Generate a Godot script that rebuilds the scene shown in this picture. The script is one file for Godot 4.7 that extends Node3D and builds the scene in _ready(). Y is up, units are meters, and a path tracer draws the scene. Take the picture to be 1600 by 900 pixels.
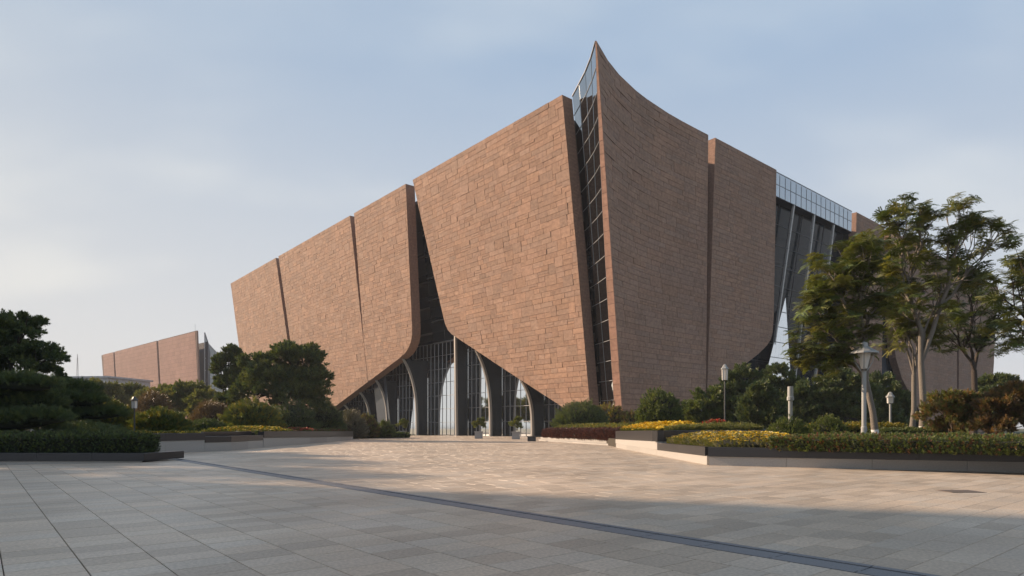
extends Node3D

# ---------------------------------------------------------------- frames of the place
# x right, y up, the camera stands at the origin and looks along -z; "d" below is the distance ahead (-z)
const EYE := 1.6
const UL := Vector2(-0.6409, 0.7676)     # along the entrance front of the museum (x, d)
const NL := Vector2(-0.7676, -0.6409)    # its outward normal
const CL := Vector2(11.6, 95.0)
const LEAN_L := 0.12
const UR := Vector2(0.7619, 0.6477)      # along the other front
const NR := Vector2(0.6477, -0.7619)
const CR := Vector2(16.25, 92.9)
const TOP_L := 49.0
const TOP_R := 50.2
const COURSE := 0.78
const SUN_AZ := Vector2(-0.93, 0.37)
const EXPOSURE := 1.65
const SUN_EL := 22.0

var M := {}
var rng := RandomNumberGenerator.new()
var used := {}
var stones := []
var leaves := {}


# ---------------------------------------------------------------- small helpers
class Geo:
	var v := PackedVector3Array()
	var n := PackedVector3Array()
	var c := PackedColorArray()
	var col := Color(1, 1, 1)
	func tri(p: Vector3, q: Vector3, r: Vector3) -> void:
		var k := (q - p).cross(r - p)
		if k.length_squared() < 1e-14:
			return
		k = k.normalized()
		v.append(p); v.append(r); v.append(q)
		for i in 3:
			n.append(k); c.append(col)
	func quad(p: Vector3, q: Vector3, r: Vector3, s: Vector3) -> void:
		tri(p, q, r)
		tri(p, r, s)
	func smooth(p: Array, k: Array) -> void:
		for i in [0, 2, 1]:
			v.append(p[i]); n.append(k[i]); c.append(col)
	func box(a: Vector3, b: Vector3, x := Vector3.RIGHT, y := Vector3.UP, z := Vector3.BACK, o := Vector3.ZERO) -> void:
		var p := []
		for i in 8:
			p.append(o + x * (b.x if i & 1 else a.x) + y * (b.y if i & 2 else a.y) + z * (b.z if i & 4 else a.z))
		quad(p[4], p[5], p[7], p[6]); quad(p[1], p[0], p[2], p[3]); quad(p[5], p[1], p[3], p[7])
		quad(p[0], p[4], p[6], p[2]); quad(p[6], p[7], p[3], p[2]); quad(p[0], p[1], p[5], p[4])
	func bar(p: Vector3, q: Vector3, w: float, h: float, up := Vector3.UP) -> void:
		var y := (q - p)
		var l := y.length()
		y = y.normalized()
		var x := y.cross(up)
		if x.length() < 0.01:
			x = y.cross(Vector3.RIGHT)
		x = x.normalized()
		box(Vector3(-w / 2, 0, -h / 2), Vector3(w / 2, l, h / 2), x, y, x.cross(y), p)
	func tube(pts: Array, rad: Array, sides := 7) -> void:
		var rings := []
		var ups := []
		var ref := Vector3(0.31, 0.12, 0.94)
		for i in pts.size():
			var t: Vector3 = (pts[mini(i + 1, pts.size() - 1)] - pts[maxi(i - 1, 0)]).normalized()
			var x := t.cross(ref).normalized()
			var y := x.cross(t)
			var r := []
			var u := []
			for k in sides:
				var a := TAU * k / sides
				var dd: Vector3 = x * cos(a) + y * sin(a)
				u.append(dd)
				r.append(pts[i] + dd * rad[i])
			rings.append(r); ups.append(u)
		for i in pts.size() - 1:
			for k in sides:
				var k2 := (k + 1) % sides
				smooth([rings[i][k], rings[i + 1][k], rings[i + 1][k2]], [ups[i][k], ups[i + 1][k], ups[i + 1][k2]])
				smooth([rings[i][k], rings[i + 1][k2], rings[i][k2]], [ups[i][k], ups[i + 1][k2], ups[i][k2]])
	func lathe(prof: Array, sides := 12, at := Vector3.ZERO, turn := 0.0) -> void:
		for i in prof.size() - 1:
			var p: Vector2 = prof[i]
			var q: Vector2 = prof[i + 1]
			for k in sides:
				var a := TAU * k / sides + turn
				var b := TAU * (k + 1) / sides + turn
				var va := Vector3(cos(a), 0, -sin(a))
				var vb := Vector3(cos(b), 0, -sin(b))
				quad(at + va * p.x + Vector3.UP * p.y, at + vb * p.x + Vector3.UP * p.y, at + vb * q.x + Vector3.UP * q.y, at + va * q.x + Vector3.UP * q.y)
	func prism(poly: PackedVector2Array, y0: float, y1: float) -> void:   # poly in (x, d), any direction
		var pp := poly.duplicate()
		if Geometry2D.is_polygon_clockwise(pp):
			pp.reverse()
		for i in pp.size():
			var a := pp[i]
			var b := pp[(i + 1) % pp.size()]
			quad(Vector3(a.x, y0, -a.y), Vector3(b.x, y0, -b.y), Vector3(b.x, y1, -b.y), Vector3(a.x, y1, -a.y))
		var t := Geometry2D.triangulate_polygon(pp)
		for i in range(0, t.size(), 3):
			var p := [pp[t[i]], pp[t[i + 1]], pp[t[i + 2]]]
			var w := []
			for k in p:
				w.append(Vector3(k.x, y1, -k.y))
			if (w[1] - w[0]).cross(w[2] - w[0]).y < 0:
				w.reverse()
			tri(w[0], w[1], w[2])
	func mesh(m: Material) -> ArrayMesh:
		var a := []
		a.resize(Mesh.ARRAY_MAX)
		a[Mesh.ARRAY_VERTEX] = v; a[Mesh.ARRAY_NORMAL] = n; a[Mesh.ARRAY_COLOR] = c
		var am := ArrayMesh.new()
		am.add_surface_from_arrays(Mesh.PRIMITIVE_TRIANGLES, a)
		am.surface_set_material(0, m)
		return am


func at(u: float, d: float, y := 0.0) -> Vector3:     # the point d metres ahead in the direction of column u
	return Vector3((u - 800.0) / 1000.0 * d, y, -d)

func hgt(v: float, d: float) -> float:                # the height that stands at row v at distance d
	return EYE + (668.0 - v) / 1000.0 * d

func g3(p: Vector2, y := 0.0) -> Vector3:
	return Vector3(p.x, y, -p.y)

func numbered(called: String) -> String:
	used[called] = used.get(called, -1) + 1
	return called if used[called] == 0 else "%s_%03d" % [called, used[called]]

func thing(called: String, label: String, category: String, where := Vector3.ZERO, group := "") -> Node3D:
	var o := Node3D.new()
	o.name = numbered(called)
	add_child(o, true)
	o.position = where
	o.set_meta("label", label)
	o.set_meta("category", category)
	if group:
		o.set_meta("group", group)
	return o

func part(called: String, g: Geo, m: Material, parent: Node, kind := "") -> MeshInstance3D:
	var o := MeshInstance3D.new()
	o.name = called
	o.mesh = g.mesh(m)
	parent.add_child(o, true)
	if parent is Node3D and parent != self:
		o.position = -off_of(parent)
	if kind:
		o.set_meta("kind", kind)
	return o

func off_of(p: Node) -> Vector3:                      # geometry is written in world places; a part sits in its thing's frame
	var t := Vector3.ZERO
	while p != self and p is Node3D:
		t += p.position
		p = p.get_parent()
	return t

func setting(called: String, g: Geo, m: Material) -> MeshInstance3D:
	var o := part(called, g, m, self)
	o.set_meta("kind", "structure")
	return o

func pick(r: RandomNumberGenerator, a: float, b: float) -> float:
	return r.randf_range(a, b)


# ---------------------------------------------------------------- materials
func noise_tex(freq: float, lo: Color, hi: Color, oct := 5, size := 512, sd := 1, type := FastNoiseLite.TYPE_SIMPLEX_SMOOTH) -> NoiseTexture2D:
	var t := NoiseTexture2D.new()
	var n := FastNoiseLite.new()
	n.noise_type = type
	n.seed = sd
	n.frequency = freq
	n.fractal_octaves = oct
	t.noise = n
	t.width = size
	t.height = size
	t.seamless = true
	var r := Gradient.new()
	r.set_color(0, lo)
	r.set_color(1, hi)
	t.color_ramp = r
	return t

func grey(v: float) -> Color:
	return Color(v, v, v)

func mat(col: Color, rough := 0.8, metal := 0.0, vertex := true) -> StandardMaterial3D:
	var m := StandardMaterial3D.new()
	m.albedo_color = col.linear_to_srgb()
	m.roughness = rough
	m.metallic = metal
	m.vertex_color_use_as_albedo = vertex
	return m

func tri_map(m: StandardMaterial3D, tex: Texture2D, sc: float, bump: Texture2D = null, cm := 1.0) -> StandardMaterial3D:
	m.uv1_triplanar = true
	m.uv1_world_triplanar = true
	m.uv1_scale = Vector3.ONE * sc
	m.albedo_texture = tex
	if bump:
		m.heightmap_enabled = true
		m.heightmap_texture = bump
		m.heightmap_scale = cm
	return m

func stains(m: StandardMaterial3D, sc: Vector3, low: float, sd: int) -> StandardMaterial3D:   # broad weathering over the fine grain
	m.detail_enabled = true
	m.detail_blend_mode = BaseMaterial3D.BLEND_MODE_MUL
	m.detail_uv_layer = BaseMaterial3D.DETAIL_UV_2
	m.detail_albedo = noise_tex(0.008, grey(low), grey(1.0), 6, 512, sd)
	m.uv2_triplanar = true
	m.uv2_world_triplanar = true
	m.uv2_scale = sc
	return m

func leaf_mat(back: float) -> StandardMaterial3D:
	var m := mat(Color(1, 1, 1), 0.42)
	m.cull_mode = BaseMaterial3D.CULL_DISABLED
	m.backlight_enabled = back > 0
	m.backlight = Color(back, back, back * 0.6)
	return m

func materials() -> void:
	var grain := noise_tex(0.012, grey(0.74), grey(1.0), 6, 512, 3)
	var rough := noise_tex(0.02, grey(0.0), grey(1.0), 6, 512, 5)
	var fine := noise_tex(0.05, grey(0.80), grey(1.0), 5, 512, 9)
	M.stone = stains(tri_map(mat(Color(1, 1, 1), 0.92), grain, 0.22, rough, 2.2), Vector3(0.035, 0.006, 0.035), 0.9, 45)
	M.stone_smooth = stains(tri_map(mat(Color(1, 1, 1), 0.88), grain, 0.22, rough, 0.8), Vector3(0.04, 0.006, 0.04), 0.88, 46)
	M.joint = mat(Color(0.13, 0.085, 0.065), 0.95, 0, false)
	M.slab = tri_map(mat(Color(0.33, 0.205, 0.15), 0.92, 0, false), grain, 0.3, rough, 2.0)
	var paver_grain := noise_tex(0.09, grey(0.76), grey(1.0), 5, 512, 12)
	M.paver = stains(tri_map(mat(Color(1, 1, 1), 0.46), paver_grain, 0.35, fine, 0.25), Vector3(0.045, 0.045, 0.045), 0.84, 44)
	M.bedding = mat(Color(0.11, 0.10, 0.09), 0.95, 0, false)
	M.plaza = tri_map(mat(Color(0.34, 0.305, 0.265), 0.7, 0, false), paver_grain, 0.12)
	M.soil = tri_map(mat(Color(0.06, 0.05, 0.035), 0.95, 0, false), paver_grain, 0.8)
	M.lawn = tri_map(mat(Color(0.06, 0.075, 0.03), 0.95, 0, false), paver_grain, 0.5)
	M.granite_dark = tri_map(mat(Color(0.033, 0.033, 0.036), 0.3), fine, 1.6)
	M.granite_pale = tri_map(mat(Color(0.45, 0.43, 0.40), 0.75), fine, 0.8, fine, 0.3)
	M.channel = tri_map(mat(Color(0.20, 0.207, 0.222), 0.5, 0, false), fine, 1.2)
	M.iron = mat(Color(0.16, 0.13, 0.11), 0.6, 0.6, false)
	var gl := mat(Color(0.76, 0.80, 0.83), 0.03, 1.0, false)
	gl.transparency = BaseMaterial3D.TRANSPARENCY_ALPHA
	gl.albedo_color.a = 0.8
	M.glass = gl
	var gd := mat(Color(0.30, 0.34, 0.36), 0.04, 1.0, false)
	gd.transparency = BaseMaterial3D.TRANSPARENCY_ALPHA
	gd.albedo_color.a = 0.62
	M.glass_dark = gd
	var gq := mat(Color(0.022, 0.028, 0.032), 0.06, 0.0, false)
	gq.metallic_specular = 0.22
	gq.transparency = BaseMaterial3D.TRANSPARENCY_ALPHA
	gq.albedo_color.a = 0.92
	var gm := mat(Color(0.42, 0.47, 0.51), 0.05, 1.0, false)
	gm.transparency = BaseMaterial3D.TRANSPARENCY_ALPHA
	gm.albedo_color.a = 0.85
	M.glass_mid = gm
	M.glass_far = mat(Color(0.15, 0.18, 0.19), 0.55, 0.0, false)
	M.glass_deep = gq
	M.frame = mat(Color(0.30, 0.31, 0.32), 0.4, 0.5, false)
	M.frame_dark = mat(Color(0.06, 0.065, 0.07), 0.45, 0.5, false)
	M.steel = mat(Color(0.46, 0.46, 0.45), 0.45, 0.3, false)
	M.rib = mat(Color(0.27, 0.26, 0.24), 0.5, 0.1, false)
	M.inside = mat(Color(0.045, 0.045, 0.05), 0.9, 0, false)
	M.inside_floor = mat(Color(0.20, 0.19, 0.18), 0.8, 0, false)
	M.louvre = mat(Color(0.78, 0.79, 0.78), 0.5, 0, false)
	M.roof = mat(Color(0.22, 0.20, 0.19), 0.9, 0, false)
	M.pale_wall = tri_map(mat(Color(0.55, 0.56, 0.58), 0.85, 0, false), grain, 0.1)
	M.window = mat(Color(0.12, 0.14, 0.17), 0.1, 0.4, false)
	M.bark = tri_map(mat(Color(1, 1, 1), 0.9), paver_grain, 1.4, rough, 2.0)
	M.leaf = leaf_mat(0.8)
	M.leaf_dark = leaf_mat(0.7)
	M.bloom = leaf_mat(0.4)
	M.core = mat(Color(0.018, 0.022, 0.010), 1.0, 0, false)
	M.lamp_post = mat(Color(0.30, 0.31, 0.30), 0.55, 0.2, false)
	M.lamp_dark = mat(Color(0.07, 0.075, 0.075), 0.5, 0.3, false)
	var lg := mat(Color(0.74, 0.72, 0.68), 0.35, 0.0, false)
	lg.backlight_enabled = true
	lg.backlight = Color(0.6, 0.58, 0.5)
	M.lamp_glass = lg
	M.limewash = mat(Color(0.66, 0.66, 0.64), 0.9, 0, false)
	M.pot = tri_map(mat(Color(0.36, 0.35, 0.34), 0.8, 0, false), fine, 1.0)


# ---------------------------------------------------------------- sky, sun, camera
func stage() -> void:
	var cam := Camera3D.new()
	cam.name = "camera"
	add_child(cam)
	cam.position = Vector3(0, EYE, 0)
	cam.projection = Camera3D.PROJECTION_FRUSTUM
	cam.near = 0.1
	cam.far = 4000.0
	cam.size = 0.09
	cam.frustum_offset = Vector2(0, 0.0218)
	cam.current = true

	var sun := DirectionalLight3D.new()
	sun.name = "sun"
	sun.light_energy = 1.6
	sun.light_color = Color(1.0, 0.88, 0.76)
	sun.light_angular_distance = 1.1
	sun.shadow_enabled = true
	add_child(sun)
	var el := deg_to_rad(SUN_EL)
	var az := SUN_AZ.normalized()
	var to := Vector3(az.x * cos(el), sin(el), -az.y * cos(el))
	sun.look_at_from_position(Vector3.ZERO, -to, Vector3.UP)

	var env := Environment.new()
	env.background_mode = Environment.BG_SKY
	var sky := Sky.new()
	var pano := PanoramaSkyMaterial.new()
	pano.panorama = ImageTexture.create_from_image(sky_image(to))
	sky.sky_material = pano
	env.sky = sky
	env.tonemap_mode = Environment.TONE_MAPPER_LINEAR
	env.tonemap_exposure = EXPOSURE
	env.fog_enabled = true
	env.fog_density = 0.00025
	env.fog_light_color = Color(0.86, 0.88, 0.92)
	env.sdfgi_enabled = true
	env.ssao_enabled = true
	env.ssil_enabled = true
	var we := WorldEnvironment.new()
	we.name = "world_environment"
	we.environment = env
	add_child(we)

func sky_image(to: Vector3) -> Image:
	var w := 720
	var h := 360
	var im := Image.create(w, h, false, Image.FORMAT_RGBAF)
	var ns := FastNoiseLite.new()
	ns.seed = 4
	ns.frequency = 1.1
	ns.fractal_octaves = 5
	var sunflat := Vector2(to.x, to.z).normalized()
	for j in h:
		var th := (j + 0.5) / h * PI
		var y := cos(th)
		for i in w:
			var ph := (i + 0.5) / w * TAU
			var dir := Vector3(sin(ph) * sin(th), y, -cos(ph) * sin(th))
			var e := rad_to_deg(asin(clampf(y, -1, 1)))
			var c: Vector3
			if e < 0:
				c = Vector3(0.30, 0.28, 0.26)
			else:
				var t := pow(e / 30.0, 1.2)
				c = Vector3(0.713, 0.733, 0.757).lerp(Vector3(0.345, 0.475, 0.66), minf(t, 1.0))
				c = c.lerp(Vector3(0.36, 0.45, 0.585), smoothstep(26.0, 80.0, e))
				var a := rad_to_deg(acos(clampf(Vector2(dir.x, dir.z).normalized().dot(sunflat), -1, 1)))
				c += Vector3(0.125, 0.08, 0.01) * exp(-pow(a / 58.0, 2.0)) * (1.0 - 0.4 * smoothstep(25.0, 80.0, e))
				var q := Vector3(dir.x / (y + 0.25), 0.0, dir.z / (y + 0.25))
				var cl := ns.get_noise_3d(q.x * 0.9 + 3.0, q.z * 1.9, 0.4) * 0.5 + 0.5
				c += Vector3(0.15, 0.125, 0.07) * smoothstep(0.42, 0.95, cl) * smoothstep(2.0, 14.0, e)
			c /= EXPOSURE
			im.set_pixel(i, j, Color(c.x, c.y, c.z, 1.0))
	return im


# ---------------------------------------------------------------- museum walls
func pos_l(s: float, h: float, o: float) -> Vector3:
	var q := LEAN_L * h + o
	return Vector3(CL.x + UL.x * s + NL.x * q, h, -(CL.y + UL.y * s + NL.y * q))

func pos_r(s: float, h: float, o: float) -> Vector3:
	var q := 0.012 * h + o
	return Vector3(CR.x + UR.x * s + NR.x * q, h, -(CR.y + UR.y * s + NR.y * q))

# the wall that sweeps out into the prow: ruled between a straight foot and a hollow-curved top
const PROW_TOP := [Vector2(10.6, 80.4), Vector2(11.8, 83.1), Vector2(13.3, 85.7), Vector2(16.2, 90.2), Vector2(21.1, 95.9), Vector2(26.2, 100.8), Vector2(32.6, 106.3)]
const PROW_LEN := 20.9

func curve_at(pts: Array, t: float) -> Vector2:
	var x := clampf(t, 0, 1) * (pts.size() - 1)
	var i := mini(int(x), pts.size() - 2)
	var f := x - i
	var p0: Vector2 = pts[maxi(i - 1, 0)] if i > 0 else pts[0] * 2.0 - pts[1]
	var p3: Vector2 = pts[i + 2] if i + 2 < pts.size() else pts[i + 1] * 2.0 - pts[i]
	return pts[i].cubic_interpolate(pts[i + 1], p0, p3, f)

var prow_t := PackedFloat32Array()      # arc length table of the top curve

func prow_plan(s: float, h: float) -> Vector2:
	if prow_t.is_empty():
		var l := 0.0
		prow_t.append(0.0)
		for i in range(1, 121):
			l += curve_at(PROW_TOP, i / 120.0).distance_to(curve_at(PROW_TOP, (i - 1) / 120.0))
			prow_t.append(l)
		for i in 121:
			prow_t[i] /= l
	var f := clampf(s / PROW_LEN, 0, 1)
	var k := clampi(prow_t.bsearch(f), 1, 120)
	var t := (k - 1 + inverse_lerp(prow_t[k - 1], prow_t[k], f)) / 120.0
	var foot := CR + UR * s
	return foot.lerp(curve_at(PROW_TOP, t), clampf(h / TOP_R, 0, 1))

func prow_out(s: float, h: float) -> Vector2:
	var a := prow_plan(maxf(s - 0.3, 0), h)
	var b := prow_plan(minf(s + 0.3, PROW_LEN), h)
	var t := (b - a).normalized()
	return Vector2(t.y, -t.x)

func pos_p(s: float, h: float, o: float) -> Vector3:
	var p := prow_plan(s, h) + prow_out(s, h) * o
	return Vector3(p.x, h, -p.y)

func prow_thick(h: float) -> float:
	return 1.35 - 1.2 * pow(h / TOP_R, 2.2)

func prow_back(s: float, h: float) -> Vector3:     # inner face; the wall's end is cut parallel to the entrance front
	var dir := (-NR).lerp(-prow_out(s, h), smoothstep(0.0, 7.0, s)).normalized()
	var p := prow_plan(s, h) + dir * prow_thick(h)
	return Vector3(p.x, h, -p.y)

func slab_flat(poly: PackedVector2Array, pos: Callable, thick: float, wall: Node3D, flip := false) -> void:
	# a stone-faced slab: dark backing just behind the stones, its edges and its back
	var pp := poly.duplicate()
	if Geometry2D.is_polygon_clockwise(pp) != flip:
		pp.reverse()
	var face := Geo.new()
	var edge := Geo.new()
	var rear := Geo.new()
	var t := Geometry2D.triangulate_polygon(pp)
	for i in range(0, t.size(), 3):
		var a := pp[t[i]]
		var b := pp[t[i + 1]]
		var c := pp[t[i + 2]]
		face.tri(pos.call(a.x, a.y, -0.06), pos.call(b.x, b.y, -0.06), pos.call(c.x, c.y, -0.06))
		rear.tri(pos.call(a.x, a.y, -thick), pos.call(c.x, c.y, -thick), pos.call(b.x, b.y, -thick))
	for i in pp.size():
		var a := pp[i]
		var b := pp[(i + 1) % pp.size()]
		edge.quad(pos.call(a.x, a.y, -thick), pos.call(b.x, b.y, -thick), pos.call(b.x, b.y, -0.03), pos.call(a.x, a.y, -0.03))
	part("joint_backing", face, M.joint, wall)
	part("slab_edge", edge, M.slab, wall)
	part("slab_rear", rear, M.inside, wall)

func clad(poly: PackedVector2Array, pos: Callable, wall: Node3D, sd: int, ashlar := 1.0, tint := Color(1, 1, 1), flip := false) -> void:
	var r := RandomNumberGenerator.new()
	r.seed = sd
	var lo := poly[0]
	var hi := poly[0]
	for p in poly:
		lo = lo.min(p)
		hi = hi.max(p)
	var rows := int(ceil((hi.y - lo.y) / COURSE))
	var busy := {}
	for k in rows:
		var h1: float = hi.y - k * COURSE
		var h0: float = maxf(h1 - COURSE, lo.y)
		var s := lo.x - r.randf() * 2.0
		var taken: Array = busy.get(k, [])
		taken.sort_custom(func(a, b): return a.x < b.x)
		while s < hi.x:
			var l := pick(r, 1.25, 3.0) if ashlar > 0.5 else pick(r, 1.8, 4.2)
			var s1 := s + l
			var jump := false
			for q in taken:
				if s >= q.x - 0.01 and s < q.y - 0.01:
					s = q.y
					jump = true
					break
				if s < q.x and s1 > q.x:
					s1 = q.x
			if jump:
				continue
			if s1 - s < 0.15:
				s = s1
				continue
			var bottom := h0
			var roll := r.randf()
			if roll < 0.13 * ashlar and k + 1 < rows and s1 - s > 1.2:
				bottom = maxf(h0 - COURSE, lo.y)
				if not busy.has(k + 1):
					busy[k + 1] = []
				busy[k + 1].append(Vector2(s, s1))
			if roll > 1.0 - 0.10 * ashlar:
				var mid := lerpf(h0, h1, 0.5)
				stone(s, s1, mid, h1, poly, pos, wall, r, tint, flip, ashlar)
				stone(s, s1, h0, mid, poly, pos, wall, r, tint, flip, ashlar)
			else:
				stone(s, s1, bottom, h1, poly, pos, wall, r, tint, flip, ashlar)
			s = s1

func stone(s0: float, s1: float, h0: float, h1: float, poly: PackedVector2Array, pos: Callable, wall: Node3D, r: RandomNumberGenerator, tint: Color, flip: bool, ashlar: float) -> void:
	var j := 0.02
	var rect := PackedVector2Array([Vector2(s0 + j, h0 + j), Vector2(s1 - j, h0 + j), Vector2(s1 - j, h1 - j), Vector2(s0 + j, h1 - j)])
	var proud := r.randf() * 0.025 + (0.03 if r.randf() < 0.10 * ashlar else 0.0)
	var rag := 1.0 if ashlar > 0.5 else 0.12
	var tx := pick(r, -0.016, 0.016) * rag
	var ty := pick(r, -0.016, 0.016) * rag
	var tone := lerpf(1.0, pick(r, 0.88, 1.12) * (pick(r, 0.86, 1.12) if r.randf() < 0.2 else 1.0), 1.0 if ashlar > 0.5 else 0.6)
	var warm := pick(r, -0.04, 0.04)
	var col := Color(0.465 * tone * (1 + warm), 0.295 * tone, 0.208 * tone * (1 - warm)) * tint
	var inside := 0
	for p in rect:
		if Geometry2D.is_point_in_polygon(p, poly):
			inside += 1
	if inside == 0:
		return
	var got: Array = [rect]
	if inside < 4:
		got = Geometry2D.intersect_polygons(rect, poly)
	for q: PackedVector2Array in got:
		if q.size() < 3:
			continue
		if Geometry2D.is_polygon_clockwise(q) != flip:
			q.reverse()
		var mid := Vector2((s0 + s1) / 2, (h0 + h1) / 2)
		var where: Vector3 = pos.call(mid.x, mid.y, 0.0)
		var area := (s1 - s0) * (h1 - h0)
		var dist := where.length()
		stones.append({"q": q, "pos": pos, "mid": mid, "o": proud, "tx": tx, "ty": ty, "col": col, "wall": wall, "mat": M.stone if ashlar > 0.5 else M.stone_smooth, "score": area / (dist * dist) * (1.0 if inside == 4 else 0.5) * (0.2 if where.y < 6.0 else 1.0)})

func stone_geo(g: Geo, e: Dictionary) -> void:
	var q: PackedVector2Array = e.q
	var pos: Callable = e.pos
	g.col = e.col
	var f := []
	var b := []
	for p in q:
		f.append(pos.call(p.x, p.y, e.o + (p.x - e.mid.x) * e.tx + (p.y - e.mid.y) * e.ty))
		b.append(pos.call(p.x, p.y, -0.055))
	for i in range(1, q.size() - 1):
		g.tri(f[0], f[i], f[i + 1])
	for i in q.size():
		var k := (i + 1) % q.size()
		g.quad(b[i], b[k], f[k], f[i])

func finish_stones() -> void:
	stones.sort_custom(func(a, b): return a.score > b.score)
	var rest := {}
	var mats := {}
	for i in stones.size():
		var e: Dictionary = stones[i]
		if i < 300:
			var g := Geo.new()
			stone_geo(g, e)
			part("stone", g, e.mat, e.wall)
		else:
			if not rest.has(e.wall):
				rest[e.wall] = Geo.new()
				mats[e.wall] = e.mat
			stone_geo(rest[e.wall], e)
	for w in rest:
		part("stone_courses", rest[w], mats[w], w, "stuff")
	print("stones ", stones.size())

func wall_node(called: String, parent: Node3D) -> Node3D:
	var o := Node3D.new()
	o.name = called
	parent.add_child(o, true)
	return o

func pv(a: Array) -> PackedVector2Array:
	var p := PackedVector2Array()
	for i in range(0, a.size(), 2):
		p.append(Vector2(a[i], a[i + 1]))
	return p

func low_edge(s: float) -> float:        # underside of the entrance front's two great slabs
	if s < 31.0:
		return 1.9 + (s + 0.4) * 0.514
	if s < 46.4:
		return 20.0
	return maxf(0.3, 18.6 - (s - 47.0) * 0.293)

func glass_off(h: float) -> float:
	return -5.0 + maxf(0.0, h - 20.0) * 0.12

func museum() -> void:
	var root := thing("museum", "huge red sandstone museum with leaning slab walls and glass prow", "building", Vector3(CL.x, 0, -CL.y))
	# entrance front: three slabs on the far side, one great slab next to the prow
	var far_poly := pv([154.6, 0, 154.9, 24, 155.5, TOP_L, 114.0, TOP_L, 112.4, 25, 111.5, 2.0, 111.5, 0])
	var mid_poly := pv([109.4, 0, 110.4, 25, 111.9, TOP_L, 67.6, TOP_L, 67.65, 22, 67.7, 0 + 12.0, 83.9, 7.6, 109.4, 0.4])
	var slim_poly := pv([67.5, 12.05, 67.45, 22, 65.6, TOP_L, 43.3, TOP_L, 45.1, 33.1, 46.3, 22.0, 46.7, 20.3, 47.4, 19.0, 48.4, 18.0, 50.0, 17.0, 52.3, 16.2, 59.6, 14.2])
	var near_poly := pv([-0.5, 0, -0.4, 26, -0.1, TOP_L, 40.7, TOP_L, 38.9, 40.3, 36.5, 29.1, 35.0, 22.4, 34.6, 20.9, 33.9, 19.8, 32.9, 18.95, 31.1, 18.0, 16.6, 10.5, 5.1, 4.7, 1.4, 2.8, 1.2, 0])
	var n := 0
	for poly in [far_poly, mid_poly, slim_poly, near_poly]:
		var w := wall_node("leaning_wall", root)
		slab_flat(poly, pos_l, 2.0, w, true)
		clad(poly, pos_l, w, 11 + n, 1.0, Color(1, 1, 1), true)
		n += 1
	# the other front
	var gap_poly := pv([21.3, 7.4, 21.3, 9, 22.2, 30, 22.9, TOP_R, 43.6, TOP_R, 43.2, 22.4, 42.9, 19.6, 42.2, 18.1, 40.8, 16.9, 37.8, 15.1, 30.2, 11.5])
	var third := pv([79.0, 5.2, 79.2, 26, 80.2, TOP_R, 96.6, TOP_R, 96.0, 14.0, 95.2, 12.0, 93.4, 10.4, 88.0, 8.0])
	var fourth := pv([117.5, 8.8, 109.3, 14.2, 105.0, 19.0, 102.9, 25.0, 99.0, TOP_R, 153.5, TOP_R, 154.6, 0, 134.0, 0])
	var fifth := pv([156.4, 0, 155.8, TOP_R, 198.6, TOP_R, 191.0, 0])
	for poly in [gap_poly, third, fourth, fifth]:
		var w := wall_node("side_wall", root)
		slab_flat(poly, pos_r, 1.6, w)
		clad(poly, pos_r, w, 31 + n, 0.25)
		n += 1
	prow_wall(root)
	prow_glass(root)
	entrance(root)
	atrium(root)
	inner(root)
	finish_stones()

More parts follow.
